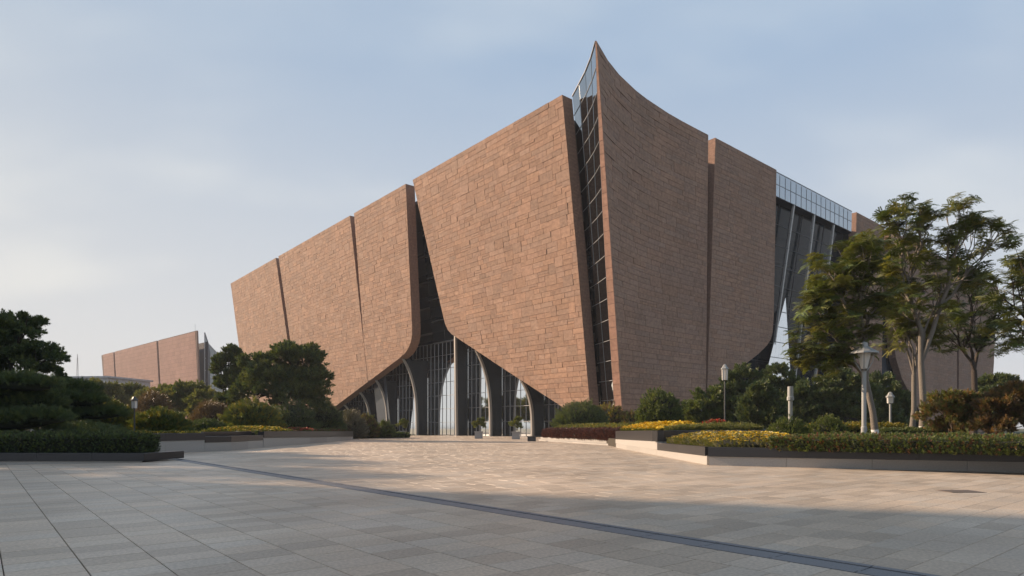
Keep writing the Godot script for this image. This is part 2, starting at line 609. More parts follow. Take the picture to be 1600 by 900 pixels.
func prow_wall(root: Node3D) -> void:
	var w := wall_node("prow_wall", root)
	var foot := pv([0, 0, 0, TOP_R, PROW_LEN, TOP_R, PROW_LEN, 7.2, 15.0, 4.4, 8.0, 1.0, 6.0, 0])
	clad(foot, pos_p, w, 71, 0.25)
	var back := Geo.new()
	var edge := Geo.new()
	var rear := Geo.new()
	var ns := 22
	var nh := 26
	for i in ns:
		for j in nh:
			var s0 := PROW_LEN * i / ns
			var s1 := PROW_LEN * (i + 1) / ns
			var h0 := TOP_R * j / nh
			var h1 := TOP_R * (j + 1) / nh
			var m0 := maxf(0.0, (s0 - 6.0) * 0.49)
			var m1 := maxf(0.0, (s1 - 6.0) * 0.49)
			if h1 <= minf(m0, m1):
				continue
			var ha := maxf(h0, m0)
			var hb := maxf(h0, m1)
			if ha >= h1 or hb >= h1:
				ha = minf(ha, h1 - 0.01)
				hb = minf(hb, h1 - 0.01)
			back.quad(pos_p(s0, ha, -0.06), pos_p(s1, hb, -0.06), pos_p(s1, h1, -0.06), pos_p(s0, h1, -0.06))
			rear.quad(prow_back(s1, hb), prow_back(s0, ha), prow_back(s0, h1), prow_back(s1, h1))
	for i in ns:
		var s0 := PROW_LEN * i / ns
		var s1 := PROW_LEN * (i + 1) / ns
		edge.quad(pos_p(s0, TOP_R, 0.0), pos_p(s1, TOP_R, 0.0), prow_back(s1, TOP_R), prow_back(s0, TOP_R))
	for j in nh:
		var h0 := TOP_R * j / nh
		var h1 := TOP_R * (j + 1) / nh
		if h0 > 8:
			edge.quad(pos_p(PROW_LEN, h0, -0.02), pos_p(PROW_LEN, h0, -1.0), pos_p(PROW_LEN, h1, -1.0), pos_p(PROW_LEN, h1, -0.02))
	part("joint_backing", back, M.joint, w)
	part("slab_edge", edge, M.slab, w)
	part("slab_rear", rear, M.inside, w)
	# the narrow end of the wall, faced with its own stones
	var r := RandomNumberGenerator.new()
	r.seed = 5
	var h := 0.0
	var bed := Geo.new()
	while h < TOP_R - 0.05:
		var h1 := minf(h + COURSE * 2.0, TOP_R)
		var a := pos_p(0, h, 0.02)
		var b := prow_back(0, h)
		var c := prow_back(0, h1)
		var d := pos_p(0, h1, 0.02)
		bed.quad(b, a, d, c)
		var out := (a - b).cross(d - a).normalized()
		var g := Geo.new()
		var tone := pick(r, 0.95, 1.12)
		g.col = Color(0.46 * tone, 0.27 * tone, 0.195 * tone)
		var e := out * (0.03 + r.randf() * 0.02)
		var up := (d - a).normalized() * 0.025
		g.quad(b + e + up, a + e + up, d + e - up, c + e - up)
		g.quad(a + up, d - up, d + e - up, a + e + up)
		g.quad(b + up, b + e + up, c + e - up, c - up)
		g.quad(b + up, a + up, a + e + up, b + e + up)
		part("end_stone", g, M.stone, w)
		h = h1
	part("end_backing", bed, M.joint, w)

const GLASS_TOP := [Vector2(8.85, 93.9), Vector2(9.45, 90.6), Vector2(10.0, 87.4), Vector2(10.35, 84.0), Vector2(10.48, 80.6)]

func pos_g(t: float, h: float, o: float) -> Vector3:
	var foot0 := CL + NL * -2.15 + UL * -0.9
	var pb := prow_back(0, h)
	var p0 := Vector2(pb.x, -pb.z)
	var f := clampf(h / TOP_R, 0, 1)
	# straight line from the slab to the prow, hollowed more and more towards the top
	var a := foot0.lerp(GLASS_TOP[0], f)
	var line := a.lerp(p0, t)
	var top_line: Vector2 = GLASS_TOP[0].lerp(GLASS_TOP[4], t)
	var hollow: Vector2 = (curve_at(GLASS_TOP, t) - top_line) * f * f
	var p := line + hollow
	var dir := (p0 - a).normalized()
	p += Vector2(dir.y, -dir.x) * o
	return Vector3(p.x, h, -p.y)

func prow_glass(root: Node3D) -> void:
	var w := wall_node("prow_glazing", root)
	var bars := Geo.new()
	var rows := 18
	for j in rows:
		var h0 := TOP_R * j / rows
		var h1 := TOP_R * (j + 1) / rows
		var cols := 2 if j < 9 else 3 if j < 14 else 4
		for i in cols:
			var t0 := float(i) / cols
			var t1 := float(i + 1) / cols
			var g := Geo.new()
			var k := 0.004
			g.quad(pos_g(t0 + k, h0 + 0.04, 0), pos_g(t1 - k, h0 + 0.04, 0), pos_g(t1 - k, h1 - 0.04, 0), pos_g(t0 + k, h1 - 0.04, 0))
			part("pane", g, M.glass_dark, w)
			bars.bar(pos_g(t0, h0, 0.03), pos_g(t1, h0, 0.03), 0.07, 0.06)
			bars.bar(pos_g(t1, h0, 0.02), pos_g(t1, h1, 0.02), 0.045, 0.045)
			if j == rows - 1:
				bars.bar(pos_g(t0, h1, 0.03), pos_g(t1, h1, 0.03), 0.14, 0.14)
	part("mullions", bars, M.frame, w)
	for j in 16:
		var h := 1.0 + j * 0.78
		var g := Geo.new()
		var a := pos_g(0.05, h, -0.5)
		var b := pos_g(0.95, h, -0.5)
		g.bar(a, b, 0.22, 0.06)
		part("louvre", g, M.louvre, w)

func entrance(root: Node3D) -> void:
	var w := wall_node("entrance_glazing", root)
	var bars := Geo.new()
	var cw := 1.48
	var heads := [0.0, 2.7, 5.5, 8.3, 11.1, 13.9, 16.7, 19.5]
	var s := 2.4
	var panes := 0
	while s < 92.0:
		var lim := maxf(low_edge(s), low_edge(s + cw)) + 1.6
		for j in heads.size() - 1:
			if heads[j] > lim:
				break
			var p := func(ss: float, hh: float, o: float) -> Vector3:
				var q: float = glass_off(hh) + o
				return Vector3(CL.x + UL.x * ss + NL.x * q, hh, -(CL.y + UL.y * ss + NL.y * q))
			var g := Geo.new()
			g.quad(p.call(s + cw - 0.03, heads[j] + 0.03, 0), p.call(s + 0.03, heads[j] + 0.03, 0), p.call(s + 0.03, heads[j + 1] - 0.03, 0), p.call(s + cw - 0.03, heads[j + 1] - 0.03, 0))
			part("door_leaf" if j == 0 and s > 18 and s < 60 else "pane", g, M.glass, w)
			panes += 1
			bars.bar(p.call(s, heads[j + 1], 0.05), p.call(s + cw, heads[j + 1], 0.05), 0.10, 0.09)
			bars.bar(p.call(s, heads[j], 0.05), p.call(s, heads[j + 1], 0.05), 0.06, 0.08)
		s += cw
	part("mullions", bars, M.frame, w)
	# glass of the tall cleft between the two slabs
	var levels := [19.5, 24.0, 28.5, 33.0, 37.5, 42.0, 48.0]
	for j in levels.size() - 1:
		var cross := Geo.new()
		var q0: float = glass_off(levels[j]) + 0.2
		cross.bar(Vector3(CL.x + UL.x * 32.0 + NL.x * q0, levels[j], -(CL.y + UL.y * 32.0 + NL.y * q0)), Vector3(CL.x + UL.x * 50.0 + NL.x * q0, levels[j], -(CL.y + UL.y * 50.0 + NL.y * q0)), 0.3, 0.2)
		part("transom", cross, M.frame, w)
		for i in 4:
			var s0 := 32.0 + i * 4.6
			var p := func(ss: float, hh: float) -> Vector3:
				var q: float = glass_off(hh) + 0.0
				return Vector3(CL.x + UL.x * ss + NL.x * q, hh, -(CL.y + UL.y * ss + NL.y * q))
			var g := Geo.new()
			g.quad(p.call(s0 + 4.56, levels[j] + 0.04), p.call(s0 + 0.04, levels[j] + 0.04), p.call(s0 + 0.04, levels[j + 1] - 0.04), p.call(s0 + 4.56, levels[j + 1] - 0.04))
			part("pane", g, M.glass_deep, w)
	# curved ribs that carry the slabs' lower edges
	for e in [[15.4, 9.6], [26.9, 15.4], [37.7, 20.5], [52.5, 16.0], [65.3, 12.3], [73.7, 9.9], [82.9, 7.2]]:
		var ss: float = e[0]
		var ht: float = e[1]
		var bend: float = 0.0 if ss == 37.7 else 1.0
		var g := Geo.new()
		var fin := Geo.new()
		var half := 0.2
		var prev := []
		for i in 15:
			var h := ht * i / 14.0
			var x := h / ht
			var front: float = -2.0 + bend * (LEAN_L * ht + 1.4) * pow(x, 3.4) + (0.0 if bend else 0.3 * x)
			var row := []
			for q in [front, front - 0.5, -4.9]:
				for sg in [-half, half]:
					var k: float = sg if q > front - 0.6 and q > -4.8 else sg * 0.5
					row.append(Vector3(CL.x + UL.x * (ss + k) + NL.x * q, h, -(CL.y + UL.y * (ss + k) + NL.y * q)))
			if prev:
				g.quad(prev[1], prev[0], row[0], row[1])
				g.quad(prev[0], prev[2], row[2], row[0])
				g.quad(prev[3], prev[1], row[1], row[3])
				fin.quad(prev[2], prev[4], row[4], row[2])
				fin.quad(prev[5], prev[3], row[3], row[5])
			prev = row
		var rb := part("rib", g, M.rib, w)
		part("side_glass", fin, M.glass_deep, rb)

func atrium(root: Node3D) -> void:
	var w := wall_node("atrium_glazing", root)
	var bars := Geo.new()
	var rail := Geo.new()
	# glass parapet in two rows between the side walls
	for i in 16:
		var s0 := 43.7 + i * 2.2
		for j in 2:
			var h0 := 45.6 + j * 2.3
			var g := Geo.new()
			g.quad(pos_r(s0 + 0.03, h0 + 0.03, -0.5), pos_r(s0 + 2.17, h0 + 0.03, -0.5), pos_r(s0 + 2.17, h0 + 2.27, -0.5), pos_r(s0 + 0.03, h0 + 2.27, -0.5))
			part("pane", g, M.glass_mid, w)
			rail.bar(pos_r(s0, h0, -0.46), pos_r(s0 + 2.2, h0, -0.46), 0.05, 0.05)
			rail.bar(pos_r(s0, h0, -0.46), pos_r(s0, h0 + 2.3, -0.46), 0.04, 0.04)
		rail.bar(pos_r(s0, 50.2, -0.46), pos_r(s0 + 2.2, 50.2, -0.46), 0.08, 0.08)
	part("parapet_frame", rail, M.frame, w)
	var sof := Geo.new()
	sof.quad(pos_r(43.7, 45.5, -0.6), pos_r(43.7, 45.5, -9.0), pos_r(79.5, 45.5, -9.0), pos_r(79.5, 45.5, -0.6))
	sof.quad(pos_r(43.7, 45.6, -0.8), pos_r(79.5, 45.6, -0.8), pos_r(79.5, 50.0, -0.8), pos_r(43.7, 50.0, -0.8))
	part("soffit", sof, M.frame_dark, w)
	# leaning glass below it
	var lean := func(h: float) -> float:
		return -8.4 + 6.2 * h / 45.5
	var rows := 12
	for j in rows:
		var h0 := 45.5 * j / rows
		var h1 := 45.5 * (j + 1) / rows
		var o0: float = lean.call(h0)
		var o1: float = lean.call(h1)
		for i in 9:
			var s0 := 34.0 + i * 5.0
			var g := Geo.new()
			g.quad(pos_r(s0 + 0.05, h0 + 0.05, o0), pos_r(s0 + 4.95, h0 + 0.05, o0), pos_r(s0 + 4.95, h1 - 0.05, o1), pos_r(s0 + 0.05, h1 - 0.05, o1))
			part("pane", g, M.glass_deep, w)
			bars.bar(pos_r(s0, h0, o0 + 0.05), pos_r(s0 + 5.0, h0, o0 + 0.05), 0.12, 0.12)
			bars.bar(pos_r(s0, h0, o0 + 0.05), pos_r(s0, h1, o1 + 0.05), 0.08, 0.08)
	part("mullions", bars, M.frame_dark, w)
	# upright glass wedge standing out between the two struts
	var bay := Geo.new()
	for j in 9:
		var h0 := 3.16 * j
		var h1 := minf(h0 + 3.1, 28.4)
		var x0 := 1.0 - h0 / 28.5
		var x1 := 1.0 - h1 / 28.5
		var ox := -4.2
		var l0 := lerpf(56.1, 42.8, x0)
		var l1 := lerpf(56.1, 42.8, x1)
		var w0 := 17.9 * x0
		var w1 := 17.9 * x1
		for i in 5:
			var g := Geo.new()
			g.quad(pos_r(l0 + i * w0 / 5, h0, ox), pos_r(l0 + (i + 0.985) * w0 / 5, h0, ox), pos_r(l1 + (i + 0.985) * w1 / 5, h1, ox), pos_r(l1 + i * w1 / 5, h1, ox))
			part("pane", g, M.glass, w)
		bay.bar(pos_r(l0, h0, ox + 0.04), pos_r(l0 + w0, h0, ox + 0.04), 0.10, 0.10)
	part("bay_mullions", bay, M.frame_dark, w, "stuff")
	# pale slanting struts
	for e in [[52.0, 45.8, -6.9], [60.8, 45.6, -5.6], [70.0, 45.4, -5.6]]:
		var g := Geo.new()
		var a := pos_r(e[0], 0, e[2])
		var b := pos_r(e[0], e[1], -0.7)
		g.bar(a, b, 0.42, 0.42)
		var st := part("strut", g, M.steel, w)
		var ring := Geo.new()
		for k in range(1, 16):
			var p := a.lerp(b, k / 16.0)
			ring.bar(p, p + (b - a).normalized() * 0.12, 0.48, 0.48)
		part("strut_joint", ring, M.frame, st)

func inner(root: Node3D) -> void:
	# dark rooms behind the glass, floors, roof and the building's plain rear
	var w := wall_node("building_core", root)
	var c0 := CL + UL * 2.0 + NL * -12.0 + Vector2(6, 6)
	var core := Geo.new()
	var a := CL + UL * 152.0 + NL * -13.0
	var b := CL + UL * 8.0 + NL * -13.0
	var c := CR + UR * 26.0 + NR * -13.0
	var d := CR + UR * 188.0 + NR * -13.0
	var e := Vector2(70, 330)
	core.prism(PackedVector2Array([a, b, c0, c, d, e]), 0.0, 46.0)
	part("core_wall", core, M.inside, w)
	var roof := Geo.new()
	var fl := Geo.new()
	var ra := CL + UL * 153.0 + NL * 2.5
	var rb := CL + UL * 1.0 + NL * 2.5
	var rb2 := Vector2(12.5, 95.0)
	var rm := Vector2(15.5, 94.0)
	var rc := CR + UR * 20.0 + NR * -1.8
	var rd := CR + UR * 196.0 + NR * -1.8
	roof.prism(PackedVector2Array([ra, rb, rb2, rm, rc, rd, e]), 46.2, 46.8)
	part("roof", roof, M.roof, w)
	for k in 8:
		var h := 5.4 + k * 5.4
		var q := 0.0
		var f := Geo.new()
		f.prism(PackedVector2Array([CL + UL * 152.0 + NL * (glass_off(h) - 0.4 + q), CL + UL * 2.0 + NL * (glass_off(h) - 0.4), c0, CL + UL * 152.0 + NL * -13.5]), h, h + 0.45)
		f.prism(PackedVector2Array([CR + UR * 24.0 + NR * -9.2, CR + UR * 190.0 + NR * -9.2, CR + UR * 190.0 + NR * -13.5, CR + UR * 24.0 + NR * -13.5]), h, h + 0.45)
		part("floor_slab", f, M.inside_floor, w)
	# dark glass filling the clefts of the side walls and the far end
	var fill := Geo.new()
	for q in [[20.0, 24.0], [94.0, 120.0], [152.0, 158.0]]:
		fill.quad(pos_r(q[0], 0.5, -2.4), pos_r(q[1], 0.5, -2.4), pos_r(q[1], 46.0, -2.4), pos_r(q[0], 46.0, -2.4))
	for q in [[64.0, 70.0], [108.0, 116.0]]:
		fill.quad(pos_l(q[1], 0.5, -2.6), pos_l(q[0], 0.5, -2.6), pos_l(q[0], 46.0, -2.6), pos_l(q[1], 46.0, -2.6))
	part("cleft_glass", fill, M.window, w)
	var side := Geo.new()
	var far_l := CL + UL * 154.4 + NL * -2.0
	side.quad(g3(e, 0), g3(far_l, 0), g3(far_l + NL * 5.5, 46.5), g3(e, 46.5))
	var far_r := CR + UR * 191.0 + NR * -1.6
	side.quad(g3(far_r, 0), g3(e, 0), g3(e, 46.5), g3(far_r + UR * 6.0, 46.5))
	part("rear_wall", side, M.slab, w)


# ---------------------------------------------------------------- other buildings
func sibling() -> void:
	var root := thing("distant_hall", "smaller looking red stone hall far off behind the green trees", "building", Vector3(-158, 0, -325))
	var c := Vector2(-158.3, 325.0)
	var u := Vector2(-0.739, 0.674)
	var n := Vector2(-0.674, -0.739)
	var pos := func(s: float, h: float, o: float) -> Vector3:
		var q := 0.05 * h + o
		var p := c + u * s + n * q
		return Vector3(p.x, h, -p.y)
	var polys := [pv([0, 0, -1.6, 50.4, 50.5, 50.3, 51.0, 0]), pv([53.5, 0, 53.0, 50.3, 126, 50.0, 127, 0]), pv([129.5, 0, 129, 49.9, 154.5, 49.8, 151, 0])]
	for k in 3:
		var w := wall_node("leaning_wall", root)
		slab_flat(polys[k], pos, 0.9, w, true)
		var g := Geo.new()
		var r := RandomNumberGenerator.new()
		r.seed = 60 + k
		var pl: PackedVector2Array = polys[k]
		var s0: float = pl[0].x
		var s1: float = pl[3].x
		for j in 25:
			var s := s0 + 0.05
			while s < s1 - 0.3:
				var l := pick(r, 3.5, 7.0)
				var e := minf(s + l, s1 - 0.05)
				var tone := pick(r, 0.92, 1.08)
				g.col = Color(0.42 * tone, 0.245 * tone, 0.195 * tone)
				var o := pick(r, 0.0, 0.05)
				var h := j * 2.0
				g.quad(pos.call(e - 0.04, h + 0.04, o), pos.call(s + 0.04, h + 0.04, o), pos.call(s + 0.04, h + 1.96, o), pos.call(e - 0.04, h + 1.96, o))
				s = e
		part("stone_courses", g, M.stone, w, "stuff")
	var w := wall_node("glazing", root)
	var top := [Vector2(-157.5, 328), Vector2(-176, 371), Vector2(-188, 405), Vector2(-197, 434)]
	var foot := [Vector2(-157.9, 329), Vector2(-174.5, 371), Vector2(-186.5, 405), Vector2(-195.5, 434)]
	var bars := Geo.new()
	for i in 3:
		for j in 8:
			var f0 := j / 8.0
			var f1 := (j + 1) / 8.0
			var a: Vector2 = foot[i].lerp(top[i], f0)
			var b: Vector2 = foot[i + 1].lerp(top[i + 1], f0)
			var p: Vector2 = foot[i].lerp(top[i], f1)
			var q: Vector2 = foot[i + 1].lerp(top[i + 1], f1)
			var g := Geo.new()
			g.quad(g3(a, 50.0 * f0), g3(b, 50.0 * f0), g3(q, 50.0 * f1), g3(p, 50.0 * f1))
			part("pane", g, M.glass_far, w)
			bars.bar(g3(a, 50.0 * f0), g3(b, 50.0 * f0), 0.4, 0.4)
			bars.bar(g3(a, 50.0 * f0), g3(p, 50.0 * f1), 0.4, 0.4)
		bars.bar(g3(top[i], 50.0), g3(top[i + 1], 50.0), 0.6, 0.6)
	part("mullions", bars, M.frame, w)
	var core := Geo.new()
	core.prism(PackedVector2Array([c + u * 3 - n * 5, c + u * 150 - n * 5, Vector2(-230, 470), Vector2(-204, 436)]), 0, 46)
	part("core_wall", core, M.inside, w)

func low_block() -> void:
	var root := thing("office_block", "pale flat roofed block low on the horizon behind trees", "building", Vector3(-210, 0, -300))
	var g := Geo.new()
	var p := PackedVector2Array([Vector2(-226, 300), Vector2(-187, 296), Vector2(-182, 322), Vector2(-222, 326)])
	g.prism(p, 0, 24.6)
	part("wall", g, M.pale_wall, root)
	var r := Geo.new()
	r.prism(PackedVector2Array([Vector2(-227, 299), Vector2(-186, 295), Vector2(-181, 323), Vector2(-223, 327)]), 24.6, 25.4)
	part("roof", r, M.pale_wall, root)
	for j in 3:
		for i in 9:
			var w := Geo.new()
			var a := Vector2(-224, 299.7).lerp(Vector2(-189, 296.1), i / 9.0)
			w.box(Vector3(a.x, 13.5 + j * 3.6, -a.y), Vector3(a.x + 2.8, 15.6 + j * 3.6, -a.y + 0.35))
			part("window", w, M.window, root)
	var m := thing("roof_mast", "thin antenna mast on the pale block's roof", "mast", Vector3(-203.7, 25.4, -300))
	mast(m, Vector3(-203.7, 25.4, -300), 9.0, 0.5)
	var m2 := thing("radio_mast", "faint slender lattice mast rising behind the distant red hall", "mast", Vector3(-248, 0, -500))
	mast(m2, Vector3(-247.5, 0, -500), 70.0, 0.8)
	# the tall block beyond the frame whose shade lies over the near half of the plaza
	var t := thing("tower_block", "tall plain block beyond the edge of the plaza", "building", Vector3(-60, 0, -30))
	var az := SUN_AZ.normalized()
	var k := Vector2(3.8, 13.8) + az * 60.0
	var side := Vector2(-az.y, az.x) * -1.0
	if side.y > 0:
		side = -side
	var body := Geo.new()
	body.prism(PackedVector2Array([k, k + az * 16.0, k + az * 16.0 + side * 60.0, k + side * 60.0]), 0, 31.0)
	part("wall", body, M.pale_wall, t)
	for j in 8:
		for i in 14:
			var w := Geo.new()
			var o := k + side * (2.0 + i * 4.1) - az * 0.05
			w.bar(g3(o, 2.0 + j * 3.7), g3(o, 4.2 + j * 3.7), 0.12, 2.4, g3(az))
			part("window", w, M.window, t)

func mast(parent: Node3D, p: Vector3, h: float, w: float) -> void:
	var g := Geo.new()
	for k in 3:
		var a := TAU * k / 3
		var o := Vector3(cos(a), 0, sin(a)) * w
		g.bar(p + o, p + Vector3.UP * h + o * 0.25, 0.1, 0.1)
	for k in 10:
		g.bar(p + Vector3(-w, h * k / 10.0, 0), p + Vector3(w, h * (k + 0.5) / 10.0, 0), 0.07, 0.07)
	part("lattice", g, M.frame, parent)
	var s := Geo.new()
	s.bar(p + Vector3.UP * h, p + Vector3.UP * h * 1.18, 0.15, 0.15)
	part("spike", s, M.frame, parent)


# ---------------------------------------------------------------- ground
func ground() -> void:
	var g := Geo.new()
	g.quad(Vector3(-700, -0.08, 200), Vector3(700, -0.08, 200), Vector3(700, -0.08, -1000), Vector3(-700, -0.08, -1000))
	setting("ground", g, M.lawn)
	var p := Geo.new()
	p.prism(PackedVector2Array([Vector2(-130, -60), Vector2(90, -60), Vector2(90, 93), Vector2(20, 93), Vector2(-40, 150), Vector2(-130, 150)]), -0.3, -0.03)
	var pl := setting("plaza", p, M.bedding)
	pavers(pl)

func pavers(pl: Node3D) -> void:
	var r := RandomNumberGenerator.new()
	r.seed = 21
	var e_l := UL
	var e_r := Vector2(0.7676, 0.6409)
	var all := []
	var cols := []
	for k in 12:
		var t := pick(r, 0.85, 1.15)
		if k > 9:
			t *= 1.16
		var wq := pick(r, -0.03, 0.03)
		cols.append(Color(0.70 * t * (1 + wq), 0.585 * t, 0.46 * t * (1 - wq)))
	# towards the camera's near side of the channel: lanes run with the entrance front
	for lane in range(-90, 10):
		var b0 := 7.42 - (lane + 1) * 0.72 if lane >= 0 else 7.42 + 0.0 - 0.0
		if lane < 0:
			continue
		lane_of(all, e_l, e_r, b0, 0.72, 0.48, r, -40, 130)
	for lane in range(10, 90):
		lane_of(all, e_l, e_r, 7.42 - (lane + 1) * 0.72, 0.72, 0.48, r, -40, 130)
	for lane in range(-80, 306):
		lane_of(all, e_r, e_l, lane * 0.45, 0.45, 0.9, r, 7.985, 110)
	all.sort_custom(func(a, b): return a.d < b.d)
	var shared := {}
	var rest := Geo.new()
	var made := 0
	for e in all:
		var ci := r.randi() % 12
		if made < 300:
			var key := [e.x, e.w, e.l, ci]
			if not shared.has(key):
				var g := Geo.new()
				paver_geo(g, e.x, e.y, e.w, e.l, Vector3.ZERO, cols[ci])
				shared[key] = g.mesh(M.paver)
			var o := MeshInstance3D.new()
			o.name = "paver"
			o.mesh = shared[key]
			o.position = Vector3(e.c.x, e.h, -e.c.y)
			pl.add_child(o, true)
			made += 1
		else:
			paver_geo(rest, e.x, e.y, e.w, e.l, Vector3(e.c.x, e.h, -e.c.y), cols[ci])
	print("pavers ", all.size())
	part("paver_field", rest, M.paver, pl, "stuff")
	# the rest of the plaza, out of the picture, at the same level
	var g := Geo.new()
	g.prism(PackedVector2Array([Vector2(-60, -55), Vector2(60, -55), Vector2(60, 3.0), Vector2(-60, 3.0)]), -0.02, 0.0)
	part("rear_paving", g, M.plaza, pl)

func lane_of(all: Array, dir: Vector2, across: Vector2, b: float, w: float, full: float, r: RandomNumberGenerator, a0: float, a1: float) -> void:
	var a := a0 + (r.randf() * full if a0 < 0 else 0.0)
	var cut := a0 > 0                      # lanes that start at the channel begin with a cut piece
	while a < a1:
		var l := full * (0.25 + 0.75 * float(r.randi() % 6) / 5.0) if cut else full
		cut = false
		var c := dir * (a + l / 2) + across * (b + w / 2)
		a += l
		if c.y < 3.0 or c.y > 128 or absf(c.x) > 0.92 * c.y + 5.0 or c.x > 32 or c.x < -42:
			continue
		if c.y > 30 and (c.x > 12 or c.x < -24.5) and c.y < 88:
			continue
		if (c - CL).dot(NL) < -4.6:
			continue
		all.append({"c": c, "x": dir, "y": across, "w": w, "l": l, "d": c.length() + (0.0 if absf(c.x) < c.y * 0.82 and c.y > 6.4 else 60.0), "h": pick(r, -0.0015, 0.0015)})

func paver_geo(g: Geo, x: Vector2, y: Vector2, w: float, l: float, o: Vector3, col: Color) -> void:
	g.col = col
	var j := 0.0035
	var k := 0.008
	var p := []
	var q := []
	for e in [[-1, -1], [1, -1], [1, 1], [-1, 1]]:
		var a: Vector2 = x * (l / 2 - k) * e[0] + y * (w / 2 - k) * e[1]
		var b: Vector2 = x * (l / 2 - j) * e[0] + y * (w / 2 - j) * e[1]
		p.append(o + Vector3(a.x, 0, -a.y))
		q.append(o + Vector3(b.x, -0.012, -b.y))
	if (p[1] - p[0]).cross(p[2] - p[0]).y < 0:
		p.reverse()
		q.reverse()
	g.quad(p[0], p[1], p[2], p[3])
	for i in 4:
		var m := (i + 1) % 4
		g.quad(q[i], q[m], p[m], p[i])

func channel() -> void:
	var root := thing("drain_channel", "long blue grey slotted drain channel crossing the paved plaza", "drain", Vector3(0, 0, -12))
	var e_r := Vector2(0.7676, 0.6409)
	for k in 52:
		var a := -4.0 + k * 1.0
		for q in [[7.43, 7.54, 0.004], [7.86, 7.97, 0.004], [7.56, 7.84, -0.006]]:
			var g := Geo.new()
			var p0: Vector2 = UL * (a + 0.008) + e_r * q[0]
			var p1: Vector2 = UL * (a + 0.992) + e_r * q[0]
			var p2: Vector2 = UL * (a + 0.992) + e_r * q[1]
			var p3: Vector2 = UL * (a + 0.008) + e_r * q[1]
			g.prism(PackedVector2Array([p0, p1, p2, p3]), -0.03, q[2])
			part("grate" if q[2] < 0 else "edge_stone", g, M.granite_pale if false else M.channel, root)
	var m := thing("manhole_cover", "rectangular rusty iron inspection cover in the sunlit paving", "cover", Vector3(11.2, 0, -16.0))
	var f := Geo.new()
	f.box(Vector3(10.8, 0.0, -16.35), Vector3(11.65, 0.006, -15.7))
	part("frame", f, M.iron, m)
	var g := Geo.new()
	for i in 3:
		g.box(Vector3(10.84 + i * 0.262, 0.006, -16.31), Vector3(11.09 + i * 0.262, 0.011, -15.74))
	part("lid", g, M.iron, m)


# ---------------------------------------------------------------- planters
func strip_wall(root: Node3D, a: Vector2, b: Vector2, h0: float, h1: float, thick: float, out: Vector2, m: Material, called: String, piece: float, h0b := -9.0, h1b := -9.0) -> void:
	if h0b < -5:
		h0b = h0
	if h1b < -5:
		h1b = h1
	var n := maxi(1, int(round(a.distance_to(b) / piece)))
	for i in n:
		var t0 := float(i) / n
		var t1 := float(i + 1) / n
		var dir := (b - a).normalized()
		var p := a.lerp(b, t0) + dir * 0.004
		var q := a.lerp(b, t1) - dir * 0.004
		var g := Geo.new()
		var tone := rng.randf_range(0.85, 1.1)
		g.col = Color(tone, tone, tone)
		var y0 := lerpf(h0, h0b, t0)
		var y1 := lerpf(h1, h1b, t0)
		var z0 := lerpf(h0, h0b, t1)
		var z1 := lerpf(h1, h1b, t1)
		var ip := p - out * thick
		var iq := q - out * thick
		var c := 0.012
		var A := [g3(p, y0), g3(q, z0), g3(q, z1 - c), g3(p, y1 - c)]
		var T := [g3(p - out * c, y1), g3(q - out * c, z1), g3(iq, z1), g3(ip, y1)]
		var B := [g3(ip, y0), g3(iq, z0)]
		var faces := [[A[0], A[1], A[2], A[3]], [A[3], A[2], T[1], T[0]], [T[0], T[1], T[2], T[3]], [B[1], B[0], T[3], T[2]], [A[1], B[1], T[2], A[2]], [B[0], A[0], A[3], T[3]], [B[0], B[1], A[1], A[0]]]
		var flip: bool = (A[1] - A[0]).cross(A[3] - A[0]).dot(g3(out)) < 0
		for f in faces:
			if flip:
				f.reverse()
			g.quad(f[0], f[1], f[2], f[3])
		part(called, g, m, root)

